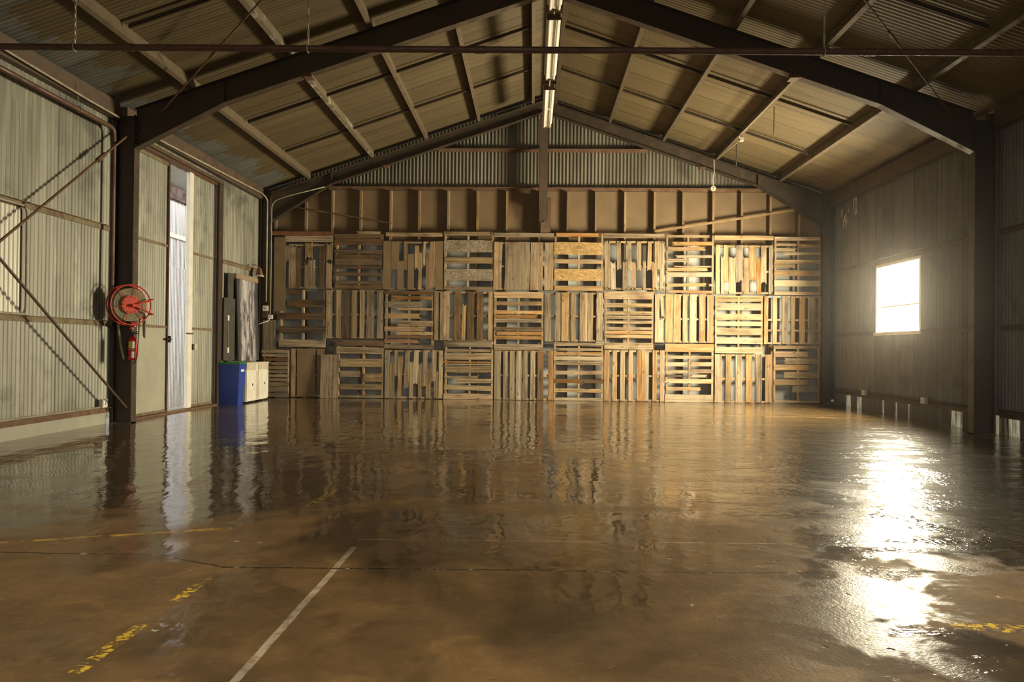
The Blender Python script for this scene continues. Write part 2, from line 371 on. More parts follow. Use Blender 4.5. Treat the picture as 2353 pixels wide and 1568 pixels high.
# right wall with the window opening and torn foot
WY0,WY1,WZ0,WZ1=13.36,15.08,1.41,2.64
wr=MB(); Tr=rz(XR)-.015
corr(wr,'X',XR,YN,WY0,.25,Tr); corr(wr,'X',XR,WY1,YB,.25,Tr); corr(wr,'X',XR,WY0,WY1,.25,WZ0); corr(wr,'X',XR,WY0,WY1,WZ1,Tr)
gaps=[(10.66,11.02),(11.06,11.20),(12.09,12.40),(13.72,13.78),(14.22,14.27),(14.70,14.80),(15.70,15.94),(16.22,16.48)]
u=YN
for a,b_ in gaps+[(YB,YB)]:
    if a>u: corr(wr,'X',XR,u,a,0,.25)
    u=b_
wallR=struct('wall_right',wr,M['wallR'],smooth=True)
for a,b_ in gaps:
    pm=MB(); corr(pm,'X',XR+.032,a-.10,b_+.16,-.30,.245,.05,.006); o=struct('translucent_foot',pm,M['translucent'],wallR); o['label']='pale translucent strip glowing through the torn foot of the sheet'
sm=MB(); random.seed(8)
for i in range(26):
    y=random.choice([random.uniform(15.95,16.15),random.uniform(16.35,16.75)]); z=random.uniform(3.62,3.95)+(.18 if y<16.2 else 0)
    sm.box(XR-.0135,XR-.0115,y,y+random.uniform(.012,.04),z-random.uniform(.05,.16),z+random.uniform(.02,.1))
o=struct('paint_smear',sm,M['label'],wallR); o['label']='smeared pale paint marks high on the sheet'

# back wall: gable of corrugated iron, fibreboard band, grey lining
wb=MB(); corr(wb,'Y',YB+.02,XL,XR,4.40,lambda x: rz(x)-.012,.076,.010)
wallB=struct('wall_back',wb,M['gable'],smooth=True)
fb=MB(); fb.box(XL,XR,YB-.01,YB+.005,3.28,4.42); struct('fibreboard_band',fb,M['fibre'],wallB)['label']='brown fibreboard between the studs'
lb=MB(); lb.box(XL,XR,YB-.01,YB+.005,0,3.28); struct('lining_sheet',lb,M['lining'],wallB)['label']='pale grey lining sheet behind the pallets'
# front wall behind the camera, opening added and sized to light the near floor
wf=MB(); FD=(-3.4,3.6,4.1)
corr(wf,'Y',YN,XL,FD[0],0,lambda x: rz(x)-.012); corr(wf,'Y',YN,FD[1],XR,0,lambda x: rz(x)-.012); corr(wf,'Y',YN,FD[0],FD[1],FD[2],lambda x: rz(x)-.012)
struct('wall_front',wf,M['wallL'],smooth=True)

# window
win=bpy.data.objects.new('window_1',None); COL.objects.link(win); win.location=(XR,14.22,WZ0); win['kind']='structure'
f=MB(); x0,x1=XR-.012,XR+.075
f.box(x0,x1,WY0-.01,WY0+.045,WZ0-.01,WZ1+.01); f.box(x0,x1,WY1-.045,WY1+.01,WZ0-.01,WZ1+.01); f.box(x0,x1,WY0+.045,WY1-.045,WZ1-.045,WZ1+.01)
struct('window_frame',f,M['white'],win)
f=MB(); f.box(XR-.035,x1,WY0-.04,WY1+.04,WZ0-.03,WZ0+.025); struct('window_sill',f,M['white'],win)
f=MB(); f.box(XR+.02,XR+.05,WY0+.045,WY1-.045,1.865,1.895); struct('window_rail',f,M['white'],win)
f=MB(); f.box(XR+.03,XR+.034,WY0+.045,WY1-.045,WZ0+.025,1.865); f.box(XR+.03,XR+.034,WY0+.045,WY1-.045,1.895,WZ1-.045); struct('window_pane',f,M['pane'],win)

# ------------------------------------------------------------------ portal frames
def i_col(mb_unused,x0,x1,y,z0,z1,fw=.15,tf=.012,tw=.010):
    m=MB(); m.box(x0,x0+tf,y-fw/2,y+fw/2,z0,z1); m.box(x1-tf,x1,y-fw/2,y+fw/2,z0,z1); m.box(x0+tf,x1-tf,y-tw/2,y+tw/2,z0,z1); return m
def rafter(y,side,xi,dep,hz,fw=.15):
    """xi: column inner face; hz: haunch level at the column"""
    m=MB(); top=lambda x: pz(x)-.004; bot=lambda x: pz(x)-dep
    xh=XC+side*4.45; xo=xi+side*.006
    Tp=[(XC,top(XC)),(xo,top(xo))]; Bp=[(XC,bot(XC)),(xh,bot(xh)),(xo,hz)]
    m.prism([(x,y-.005,z) for x,z in Tp+Bp[::-1]],(0,.010,0))
    def rib(a,b,t):
        m.prism([(a[0],y-fw/2,a[1]),(b[0],y-fw/2,b[1]),(b[0],y-fw/2,b[1]+t),(a[0],y-fw/2,a[1]+t)],(0,fw,0))
    rib(Tp[0],Tp[1],-.012); rib(Bp[0],Bp[1],-.012); rib(Bp[1],Bp[2],-.012)
    m.prism([(xh,y-.06,bot(xh)),(xh+side*.012,y-.06,bot(xh)),(xh+side*.012,y-.06,top(xh)-.02),(xh,y-.06,top(xh)-.02)],(0,.12,0))
    return m
def portal(y,lab,lx,rx,dep,hz):
    t=thing('portal_frame',lab,'steel frame',(XC,y,0),'steel portal frames across the shed')
    for (a,b),inner,side in ((lx,lx[1],-1),(rx,rx[0],1)):
        zt=pz(a if side<0 else b)-.01
        c=i_col(None,a,b,y,0.,zt); obj('column',c,M['steel'],t)
        obj('rafter',rafter(y,side,inner,dep,hz),M['steel'],t)
        bp=MB(); bp.box(a-.0,b+.0,y-.1,y+.1,.0,.014); obj('base_plate',bp,M['steel2'],t)
        for i in range(4):
            zz=hz+.04+i*.1
            if zz<zt-.05:
                for dy in (-.05,.05):
                    bo=MB(); bo.cyl((inner-side*.03,y+dy,zz),(inner-side*.0,y+dy,zz),.012,n=6); obj('bolt',bo,M['rust'],t)
        sx=side; zz=pz(XC+3.3)-dep
        sp=MB(); sp.box(XC+sx*3.3-.06,XC+sx*3.3+.06,y-.09,y+.09,zz-.05,zz-.014); obj('splice_plate',sp,M['rust'],t)
    return t
portal(YM,'dark steel portal frame crossing mid-shed with the hose reel on its left column',(-5.87,-5.61),(5.765,6.045),.335,3.785)
portal(17.2,'dark steel portal frame standing against the end wall above the pallets',(-5.87,-5.66),(5.86,6.06),.245,3.70)

# ------------------------------------------------------------------ purlins
ORD=['first','second','third','fourth','fifth']
th=math.atan(SL)
for side in (-1,1):
    nm='left' if side<0 else 'right'
    xs=[.20,1.32,2.42,3.55,4.88]
    if side>0: xs=[.21,1.345,2.46,3.57,4.875]
    for i,s in enumerate(xs):
        x=XC+side*s; zb=pz(x); hgt=.150; w=.06
        prof=[(0,0),(w,0),(w,.018),(w-.005,.018),(w-.005,.005),(.005,.005),(.005,hgt-.005),(w-.005,hgt-.005),(w-.005,hgt-.018),(w,hgt-.018),(w,hgt),(0,hgt)]
        P=[]
        for u,v in prof:
            uu=u*side
            P.append((x+uu*math.cos(th)+side*v*math.sin(th)*0.6, 5.0, zb+.002+v*.98-abs(uu)*math.sin(th)))
        mb=MB(); mb.prism(P,(0,12.28,0))
        o=obj('roof_purlin',mb,M['purlin_white'] if (side<0 and i==3) else M['purlin'])
        tag(o,f'steel purlin under the {nm} roof slope, {ORD[i]} down from the ridge','purlin','roof purlins')
# eave beams
for nm,x0,x1,z0,z1 in (('left',-5.885,-5.80,4.15,4.385),('right',5.99,6.085,4.07,4.335)):
    for y0,y1,bay in ((4.,11.10,'near'),(11.30,17.09,'far')):
        mb=MB(); mb.box(x0,x1,y0,y1,z0,z1); mb.box(x0-.0,x1+.0,y0,y1,z1+.001,z1+.004)
        o=obj('eave_beam',mb,M['steel2']); tag(o,f'steel eave beam along the top of the {nm} wall in the {bay} bay','beam','eave beams')
# sag rods between purlins
for side in (-1,1):
    nm='left' if side<0 else 'right'
    for y,where in ((13.2,'nearer of two beyond the middle frame'),(15.2,'farther of two beyond the middle frame'),(9.25,'the one before the middle frame')):
        a=XC+side*.26; b=XC+side*4.84
        mb=MB(); 
        P0,P1=Vector((a,y,pz(a)+.075)),Vector((b,y,pz(b)+.075)); mb.cyl(P0,P1,.010,n=6); 
        mb.prism([(a,y-.012,pz(a)+.085),(b,y-.012,pz(b)+.085),(b,y-.012,pz(b)+.12),(a,y-.012,pz(a)+.12)],(0,.024,0))
        o=obj('bridging_rod',mb,M['steel']); tag(o,f'thin dark bridging bar down the {nm} roof slope, {where}','bar','roof bridging bars')
# roof wind-brace rods
def rod(name,p0,p1,r,mat,lab,cat,group=None,buckle=None,n=8):
    t=MB(); t.cyl(p0,p1,r,n=n); p0,p1=Vector(p0),Vector(p1); d=(p1-p0).normalized()
    o=obj(name,t,mat); tag(o,lab,cat,group)
    if buckle:
        k=MB(); c=p0.lerp(p1,buckle); k.cyl(c-d*.10,c+d*.10,r*2.0,n=8); k.cyl(c-d*.13,c-d*.10,r*1.5,n=6); k.cyl(c+d*.10,c+d*.13,r*1.5,n=6)
        obj('turnbuckle',k,M['rust'],o)
    return o
rod('brace_rod',(-5.22,11.08,4.27),(-2.0,8.10,5.50),.010,M['rust'],'thin rusty brace rod slanting under the left roof slope','brace rod','wind brace rods',.35)
rod('brace_rod',(5.42,11.08,4.27),(2.0,7.65,5.55),.010,M['rust'],'thin rusty brace rod slanting under the right roof slope','brace rod','wind brace rods',.4)
rod('brace_rod',(-5.70,11.09,3.93),(-5.70,5.6,.22),.016,M['rust'],'rusty wall brace rod rising to the top of the hose reel column','brace rod','wind brace rods',.12)
rod('brace_rod',(-5.655,11.09,.22),(-5.655,5.6,3.75),.016,M['steel2'],'dark wall brace rod descending to the foot of the hose reel column','brace rod','wind brace rods')
rod('brace_rod',(-5.29,17.30,4.045),(-3.12,17.30,3.70),.012,M['rust'],'thin rod with a collar slanting across the upper left studs of the end wall','brace rod','wind brace rods',.28)

# ------------------------------------------------------------------ overhead pipe
t=thing('overhead_pipe','red-brown pipe hung level across the whole shed in front of the middle frame','pipe',(0,7.5,3.82))
mb=MB(); mb.cyl((-5.86,7.5,3.842),(6.06,7.5,3.785),.031,n=14); obj('pipe_run',mb,M['pipe'],t,smooth=False)
for x in (-3.9,-.63,2.9,5.2):
    mb=MB(); z=3.842-(x+5.86)/11.92*.057; mb.cyl((x-.05,7.5,z),(x+.05,7.5,z),.037,n=14); obj('pipe_coupling',mb,M['pipe'],t)
for x in (-4.396,-2.22,2.49):
    z=3.842-(x+5.86)/11.92*.057; mb=MB(); pts=[]
    top=rz(x)-.03; N=26
    for i in range(N):
        a=z+.03+(top-z-.03)*i/N; b=z+.03+(top-z-.03)*(i+1.15)/N; k=.006
        if i%2: mb.box(x-k*1.6,x+k*1.6,7.5-k*.5,7.5+k*.5,a,b)
        else: mb.box(x-k*.5,x+k*.5,7.5-k*1.6,7.5+k*1.6,a,b)
    mb.tube(arc((x,7.5,z),.036,0,2*math.pi,16,(0,1,0),(0,0,1))[:-1],.006,6,closed=True)
    obj('hanger_chain',mb,M['conduit'],t)
# ------------------------------------------------------------------ ridge lights
for i,(y0,y1) in enumerate(((7.98,10.83),(11.11,13.62),(14.13,16.58))):
    lab=['fluorescent batten under the ridge, nearest and cut off by the picture edge','fluorescent batten under the ridge, the middle one crossed by the overhead pipe','fluorescent batten under the ridge, the farthest, above the end wall post'][i]
    t=thing('fluorescent_light',lab,'ceiling light',(.12,(y0+y1)/2,5.62),'fluorescent battens under the ridge')
    xc=.12; m=MB(); m.box(xc-.035,xc+.035,y0,y1,5.565,5.625); m.prism([(xc-.035,y0,5.60),(xc-.10,y0,5.625),(xc-.10,y0,5.632),(xc+.10,y0,5.632),(xc+.10,y0,5.625),(xc+.035,y0,5.60)],(0,y1-y0,0))
    obj('housing',m,M['white'],t)
    for y in (y0-.004,y1-.002):
        m=MB(); m.box(xc-.095,xc+.095,y,y+.006,5.535,5.625); obj('end_plate',m,M['rust'],t)
    ym=(y0+y1)/2
    for sx in (-1,1):
        for a,b in ((y0+.02,ym-.02),(ym+.02,y1-.02)):
            m=MB(); m.lathe([(.010,a-ym),(.019,a-ym+.025),(.021,a-ym+.06),(.021,b-ym-.06),(.019,b-ym-.025),(.010,b-ym)],(xc+sx*.058,ym,5.552),12,0,'Y'); obj('tube',m,M['tube'],t,smooth=True)
    for y in (y0+.35,y1-.35):
        m=MB(); m.cyl((xc,y,5.63),(xc,y,ZR-.06),.006,n=6); obj('hanger',m,M['steel2'],t)
    if i<2:
        m=MB(); m.cyl((xc,y1+.008,5.60),(xc,(11.10 if i==0 else 14.12)-.01,5.60),.010,n=8); obj('link_conduit',m,M['conduit'],t)
PALLETS = [
('V',[(-5.257,-4.34,3.204),(-5.251,-4.335,2.738),(-5.246,-4.329,2.309)],[(-5.354,3.268,-4.329,3.4,'g','H',0.0),(-5.346,2.853,-5.258,3.211,'g','V',0.0),(-5.257,2.29,-5.107,3.204,'g','V',0.01),(-5.099,2.29,-5.004,3.18,'d','V',0.01),(-4.918,2.911,-4.76,3.266,'g','V',0.0),(-4.927,2.291,-4.846,2.845,'g','V',0.0),(-4.847,2.292,-4.703,2.909,'g','V',0.0),(-4.616,2.293,-4.509,3.181,'d','V',0.005),(-4.469,2.864,-4.336,3.263,'g','V',0.0),(-4.464,2.293,-4.349,2.856,'t','V',0.0)],'weathered pallet with one wide head board over broken upright slats, beside the tan upright board'),
('H',[(2.289,3.391,-4.25),(2.291,3.392,-3.788),(2.293,3.393,-3.31)],[(-3.852,3.452,-3.336,3.505,'g','H',0.0),(-4.302,3.364,-3.266,3.445,'d','H',0.0),(-4.3,3.21,-3.279,3.354,'d','H',0.0),(-4.295,3.032,-3.282,3.116,'d','H',0.0),(-4.294,2.943,-3.293,3.018,'d','H',-0.01),(-4.285,2.794,-3.303,2.933,'d','H',0.0),(-4.274,2.713,-3.315,2.781,'d','H',0.007),(-4.287,2.562,-3.288,2.641,'d','H',0.012),(-4.284,2.383,-3.311,2.465,'d','H',0.0),(-4.283,2.293,-3.283,2.372,'d','H',0.0)],'darkest brown pallet of thin horizontal slats, directly below the end of the red steel rail'),
('V',[(-3.27,-2.026,3.276),(-3.264,-2.02,2.794),(-3.258,-2.015,2.305)],[(-3.27,2.287,-3.108,3.306,'a','V',0.0),(-3.098,2.705,-2.942,3.301,'a','V',0.0),(-2.973,2.288,-2.839,2.891,'a','V',0.0),(-2.839,2.699,-2.763,3.302,'a','V',0.0),(-2.755,2.289,-2.619,3.038,'a','V',0.0),(-2.607,2.707,-2.518,3.212,'t','V',0.0),(-2.527,2.29,-2.455,3.088,'t','V',0.015),(-2.432,2.785,-2.382,3.298,'t','V',0.01),(-2.375,2.29,-2.288,3.074,'o','V',0.0),(-2.29,2.327,-2.179,3.299,'o','V',0.01),(-2.173,2.292,-2.014,3.309,'a','V',0.0)],'flat brown pallet of broken upright slats with an orange pair, in the top row'),
('H',[(2.292,3.515,-1.969),(2.294,3.516,-1.491),(2.296,3.517,-0.979)],[(-2.007,3.424,-1.035,3.514,'g','H',0.0),(-1.998,3.083,-0.982,3.329,'s','H',0.0),(-1.992,2.84,-0.97,2.977,'g','H',0.007),(-1.989,2.479,-0.966,2.733,'s','H',0.0),(-1.992,2.296,-0.959,2.367,'g','H',0.0)],'pallet with two wide grey strand-board strips in the top row'),
('V',[(-0.95,0.286,3.278),(-0.945,0.291,2.791),(-0.94,0.296,2.316)],[(-0.95,2.299,-0.774,3.303,'t','V',0.01),(-0.721,2.3,-0.2,3.303,'p','V',0.01),(-0.181,2.301,0.077,3.3,'t','V',0.01),(0.111,2.302,0.296,3.301,'t','V',0.0)],'pallet faced with one extra-wide stained plywood plank between narrower planks'),
('H',[(2.29,3.501,0.34),(2.292,3.503,0.825),(2.294,3.504,1.314)],[(0.347,3.421,1.231,3.501,'o','H',0.0),(0.305,3.047,1.321,3.302,'y','H',0.007),(0.314,2.86,1.323,2.951,'o','H',0.007),(0.316,2.501,1.327,2.754,'y','H',0.0),(0.314,2.294,1.329,2.397,'t','H',0.0)],'pallet with two wide golden strand-board strips under an orange top board'),
('V',[(1.364,2.592,3.322),(1.368,2.596,2.812),(1.373,2.6,2.338)],[(1.363,2.327,1.47,3.339,'g','V',-0.01),(1.488,2.327,1.593,2.921,'l','V',-0.019),(1.615,2.723,1.703,3.34,'g','V',-0.01),(1.733,2.328,1.835,2.942,'g','V',0.0),(1.835,2.705,1.916,3.335,'g','V',-0.015),(1.921,2.326,2.007,2.933,'t','V',-0.01),(2.022,2.718,2.119,3.336,'g','V',0.0),(2.156,2.327,2.219,2.934,'t','V',-0.007),(2.249,2.718,2.336,3.332,'t','V',0.01),(2.344,2.328,2.456,2.92,'t','V',-0.029),(2.393,2.736,2.505,3.342,'g','V',0.0),(2.509,2.324,2.605,3.342,'g','V',-0.005)],'pallet of short crooked upright slats from both ends, white wall showing between them'),
('H',[(2.259,3.474,2.656),(2.261,3.475,3.09),(2.263,3.476,3.608)],[(2.614,3.418,3.555,3.474,'g','H',0.0),(2.743,3.258,3.609,3.333,'o','H',-0.007),(2.616,3.139,3.456,3.231,'o','H',-0.015),(2.818,2.994,3.611,3.055,'l','H',-0.012),(2.619,2.908,3.121,2.979,'g','H',0.0),(2.772,2.803,3.591,2.834,'o','H',0.0),(2.62,2.725,3.507,2.792,'o','H',-0.01),(2.621,2.6,3.624,2.702,'l','H',-0.01),(2.647,2.401,3.486,2.47,'t','H',-0.019),(3.49,2.409,3.621,2.464,'t','H',0.0),(2.649,2.266,3.624,2.322,'o','H',0.012)],'most splintered pallet, thin broken orange slats with ragged ends, top row under the timber edge'),
('V',[(3.664,4.829,3.249),(3.669,4.833,2.724),(3.672,4.836,2.276)],[(3.664,2.257,3.745,3.273,'l','V',-0.005),(3.769,2.257,3.829,3.046,'l','V',-0.01),(3.828,2.483,3.925,3.274,'g','V',-0.005),(3.93,2.258,4.079,3.042,'o','V',-0.005),(4.08,2.484,4.226,3.274,'g','V',-0.005),(4.231,2.264,4.347,3.043,'o','V',-0.007),(4.344,2.507,4.485,3.27,'o','V',-0.024),(4.5,2.266,4.592,3.039,'o','V',-0.024),(4.594,2.459,4.706,3.271,'g','V',-0.007),(4.754,2.262,4.834,3.272,'l','V',0.005)],'pallet of interlocking short orange and grey uprights between two pale edge slats'),
('H',[(2.238,3.451,4.894),(2.24,3.452,5.363),(2.242,3.454,5.801)],[(4.861,3.374,5.814,3.451,'t','H',0.0),(4.862,3.257,5.332,3.313,'t','H',0.0),(5.346,3.227,5.815,3.303,'t','H',0.0),(4.863,3.143,5.338,3.214,'l','H',0.005),(5.029,3.07,5.816,3.137,'t','H',-0.012),(4.865,2.894,5.818,2.977,'g','H',0.0),(4.865,2.814,5.318,2.883,'g','H',0.0),(4.866,2.638,5.82,2.762,'t','H',0.0),(4.868,2.421,5.821,2.554,'l','H',0.0),(4.87,2.245,5.822,2.315,'t','H',0.0)],'pallet of mixed slats in the top corner against the right-hand steel column'),
('H',[(1.049,2.264,-5.422),(1.052,2.266,-4.953),(1.055,2.268,-4.498)],[(-5.324,2.175,-4.992,2.264,'d','H',0.0),(-5.321,1.894,-4.489,2.059,'d','H',0.0),(-5.481,1.644,-4.486,1.778,'d','H',0.0),(-5.447,1.363,-4.482,1.504,'d','H',0.0),(-5.449,1.055,-4.471,1.215,'g','H',0.0)],'dark brown pallet of few wide horizontal boards, above the slatted crate side'),
('V',[(-4.471,-3.258,2.244),(-4.465,-3.252,1.749),(-4.459,-3.246,1.26)],[(-4.471,1.249,-4.326,2.268,'g','V',0.0),(-4.253,1.25,-4.149,2.269,'g','V',-0.005),(-4.078,1.251,-3.975,2.27,'d','V',0.0),(-3.923,1.252,-3.815,2.271,'g','V',0.0),(-3.754,1.253,-3.655,2.271,'g','V',0.0),(-3.604,1.254,-3.454,2.272,'g','V',0.0),(-3.393,1.255,-3.248,2.273,'g','V',-0.007)],'grey-brown pallet of even upright boards standing on the left end of the bottom row boards'),
('H',[(1.038,2.254,-3.194),(1.041,2.257,-2.719),(1.044,2.259,-2.22)],[(-3.243,2.183,-2.211,2.254,'d','H',0.0),(-3.095,2.069,-2.21,2.155,'o','H',0.0),(-3.231,1.914,-2.401,2.044,'g','H',0.0),(-2.984,1.856,-2.207,1.904,'t','H',0.0),(-3.228,1.677,-2.465,1.788,'t','H',0.0),(-2.976,1.515,-2.208,1.638,'g','H',0.0),(-3.234,1.417,-2.357,1.512,'o','H',0.0),(-3.012,1.339,-2.211,1.406,'t','H',0.0),(-3.22,1.261,-2.233,1.326,'d','H',0.0),(-3.231,1.16,-2.466,1.243,'o','H',0.0),(-3.23,1.047,-2.196,1.138,'g','H',0.007)],'pallet of short horizontal slats starting alternately from each side, dark orange streaks'),
('V',[(-2.191,-0.966,2.237),(-2.185,-0.961,1.749),(-2.18,-0.955,1.249)],[(-2.191,1.23,-2.099,2.249,'g','V',0.0),(-2.062,1.231,-1.996,2.25,'g','V',0.0),(-1.993,1.239,-1.869,2.26,'t','V',0.0),(-1.764,1.241,-1.623,2.261,'d','V',0.0),(-1.6,1.253,-1.523,2.003,'t','V',0.019),(-1.493,1.242,-1.342,2.262,'d','V',0.0),(-1.293,1.241,-1.155,2.263,'d','V',0.0),(-1.054,1.247,-0.955,2.264,'t','V',0.0)],'pallet of brown upright boards with a single pointed splinter standing between two of them'),
('H',[(1.036,2.26,-0.907),(1.039,2.262,-0.42),(1.042,2.264,0.085)],[(-0.942,2.128,0.084,2.257,'t','H',0.0),(-0.939,1.975,0.085,2.063,'t','H',0.0),(-0.937,1.795,0.087,1.875,'t','H',0.0),(-0.929,1.714,-0.009,1.783,'o','H',0.0),(-0.928,1.618,0.089,1.702,'g','H',0.0),(-0.934,1.445,0.091,1.529,'d','H',0.0),(-0.877,1.353,0.08,1.43,'o','H',0.0),(-0.932,1.265,0.093,1.34,'o','H',0.0),(-0.93,1.044,0.1,1.169,'g','H',0.0)],'pallet of tan horizontal boards with golden split slats at the centre of the middle row'),
('V',[(0.117,1.329,2.24),(0.122,1.334,1.761),(0.127,1.339,1.244)],[(0.122,1.232,0.258,2.25,'g','V',-0.01),(0.342,1.234,0.457,2.256,'g','V',0.0),(0.469,1.235,0.627,2.256,'t','V',0.0),(0.677,1.235,0.772,2.257,'g','V',0.0),(0.852,1.237,0.947,2.258,'g','V',0.0),(0.946,1.237,1.019,2.259,'t','V',0.0),(1.026,1.238,1.135,2.259,'g','V',0.0),(1.203,1.239,1.336,2.26,'g','V',0.0)],'pallet of weathered grey upright boards standing directly beneath the golden strand-board pallet'),
('H',[(1.072,2.295,1.392),(1.075,2.297,1.864),(1.078,2.299,2.37)],[(1.359,2.127,2.387,2.29,'t','H',0.0),(1.361,1.957,2.375,2.044,'g','H',0.0),(1.368,1.802,2.376,1.875,'g','H',0.0),(1.364,1.713,2.372,1.79,'l','H',0.0),(1.37,1.623,2.378,1.685,'g','H',0.0),(1.371,1.485,2.372,1.547,'g','H',0.0),(1.367,1.4,2.384,1.472,'o','H',0.0),(1.372,1.315,2.38,1.389,'g','H',0.0),(1.369,1.08,2.382,1.224,'g','H',0.0)],'pallet of pale horizontal boards with one orange board low down, beneath the crooked-slat pallet'),
('V',[(2.413,3.622,2.234),(2.418,3.626,1.725),(2.422,3.63,1.243)],[(2.413,1.231,2.511,2.241,'g','V',0.0),(2.529,1.743,2.601,2.232,'g','V',-0.034),(2.499,1.234,2.596,1.747,'l','V',0.0),(2.635,1.235,2.784,2.237,'t','V',0.0),(2.796,1.236,2.952,2.238,'t','V',0.0),(2.989,1.237,3.094,2.239,'g','V',0.0),(3.131,1.238,3.277,2.239,'t','V',0.0),(3.324,1.239,3.455,2.24,'t','V',0.0),(3.492,1.241,3.628,2.241,'t','V',0.0)],'bright tan pallet of wide upright boards with one cracked leaning slat at its left edge'),
('H',[(1.016,2.223,3.678),(1.019,2.225,4.146),(1.022,2.227,4.626)],[(3.654,2.176,4.636,2.218,'t','H',0.0),(3.654,2.094,4.636,2.164,'t','H',-0.007),(3.655,1.92,4.638,2.068,'l','H',0.0),(3.657,1.715,4.637,1.843,'l','H',0.0),(3.658,1.594,4.631,1.688,'l','H',0.0),(3.659,1.408,4.632,1.553,'l','H',0.0),(3.661,1.22,4.641,1.354,'l','H',0.0),(3.662,1.025,4.64,1.156,'l','H',0.0)],'palest pallet, smooth cream horizontal boards with thin even gaps'),
('V',[(4.664,5.827,2.215),(4.668,5.831,1.725),(4.67,5.832,1.508),(4.672,5.834,1.228)],[(4.669,1.223,4.754,2.227,'t','V',0.0),(4.846,1.224,4.933,2.226,'t','V',0.0),(5.026,1.226,5.165,2.219,'g','V',0.0),(5.206,1.227,5.304,2.22,'g','V',0.0),(5.39,1.228,5.507,2.216,'t','V',0.0),(5.564,1.229,5.703,2.217,'g','V',0.0),(5.768,1.23,5.832,2.218,'g','V',0.0)],'pallet of upright boards with blue tape strips along its top, beside the right-hand column'),
('H',[(0.009,0.998,-5.716),(0.013,1.001,-5.223)],[(-5.774,0.928,-5.248,0.998,'g','H',0.0),(-5.76,0.852,-5.212,0.917,'g','H',0.0),(-5.71,0.764,-5.211,0.834,'d','H',0.0),(-5.746,0.683,-5.21,0.743,'g','H',0.0),(-5.745,0.6,-5.209,0.665,'g','H',0.0),(-5.739,0.519,-5.208,0.584,'g','H',0.0),(-5.743,0.426,-5.194,0.493,'g','H',0.0),(-5.741,0.338,-5.205,0.403,'g','H',0.0),(-5.74,0.243,-5.192,0.322,'g','H',0.0),(-5.739,0.118,-5.203,0.227,'g','H',0.0),(-5.747,0.016,-5.189,0.102,'g','H',0.0)],'small grey slatted crate side with closely spaced horizontal boards, next to the white cupboard'),
('V',[(-5.189,-4.495,0.999),(-5.182,-4.488,0.473),(-5.177,-4.483,0.038)],[(-5.19,0.014,-5.095,1.028,'t','V',-0.005),(-5.062,0.017,-4.67,1.034,'a','V',-0.005),(-4.643,0.16,-4.489,1.032,'a','V',0.0)],'pallet faced with one broad smooth brown sheet between two narrow uprights, behind the grey plywood'),
('H',[(0.001,1.227,-4.197),(0.005,1.231,-3.662),(0.008,1.233,-3.258)],[(-4.249,1.097,-3.239,1.222,'d','H',0.0),(-4.235,0.931,-3.244,1.071,'g','H',0.01),(-4.159,0.657,-3.253,0.832,'g','H',0.0),(-4.101,0.666,-3.707,0.735,'o','H',0.0),(-4.155,0.449,-3.705,0.573,'g','H',0.0),(-3.678,0.347,-3.25,0.527,'g','H',0.0),(-4.164,0.184,-3.26,0.304,'g','H',0.0),(-4.161,0.011,-3.233,0.067,'g','H',0.0)],'pallet of brown boards with one orange broken stick, right of the grey plywood sheet'),
('V',[(-3.213,-2.0,0.999),(-3.208,-1.994,0.511),(-3.202,-1.989,0.023)],[(-3.211,0.007,-3.106,1.014,'l','V',0.0),(-3.1,0.008,-3.008,0.766,'g','V',0.0),(-3.01,0.428,-2.94,1.02,'g','V',0.0),(-2.938,0.009,-2.849,0.903,'t','V',0.024),(-2.797,0.203,-2.695,1.021,'g','V',0.029),(-2.694,0.011,-2.609,0.802,'l','V',0.0),(-2.604,0.302,-2.508,1.023,'l','V',0.019),(-2.506,0.012,-2.428,0.77,'g','V',0.0),(-2.416,0.254,-2.319,1.024,'g','V',0.015),(-2.343,0.014,-2.243,0.663,'g','V',0.0),(-2.23,0.353,-2.129,1.025,'g','V',0.007),(-2.174,0.015,-2.089,0.611,'g','V',0.0),(-2.081,0.016,-1.991,1.014,'l','V',0.0)],'bottom pallet of many thin pale uprights broken at staggered heights'),
('H',[(-0.011,1.217,-1.934),(-0.007,1.22,-1.431),(-0.003,1.223,-0.954)],[(-1.986,1.089,-0.975,1.212,'g','H',0.0),(-1.955,0.991,-0.991,1.051,'o','H',0.0),(-1.966,0.829,-0.948,0.966,'g','H',-0.01),(-1.982,0.756,-0.947,0.795,'o','H',0.007),(-1.957,0.714,-0.947,0.744,'l','H',0.0),(-1.951,0.559,-0.97,0.695,'g','H',0.0),(-1.961,0.438,-1.222,0.491,'g','H',0.0),(-1.777,0.333,-0.943,0.429,'g','H',-0.012),(-1.966,0.187,-0.953,0.291,'l','H',0.024),(-1.974,-0.003,-0.939,0.116,'t','H',0.0)],'bottom pallet with a bent pale slat and a light centre post'),
('V',[(-0.921,0.304,0.999),(-0.915,0.309,0.503),(-0.91,0.314,0.005)],[(-0.916,-0.011,-0.776,1.016,'l','V',0.0),(-0.734,-0.01,-0.635,1.017,'g','V',0.0),(-0.592,-0.009,-0.494,1.018,'l','V',0.0),(-0.451,-0.008,-0.348,1.019,'g','V',0.0),(-0.313,-0.007,-0.21,1.02,'g','V',0.0),(-0.167,-0.006,-0.057,1.021,'g','V',0.0),(-0.014,-0.004,0.118,1.005,'d','V',-0.005),(0.209,-0.003,0.312,1.023,'o','V',-0.007)],'bottom pallet of pale uprights ending with one scorched dark board and one orange board'),
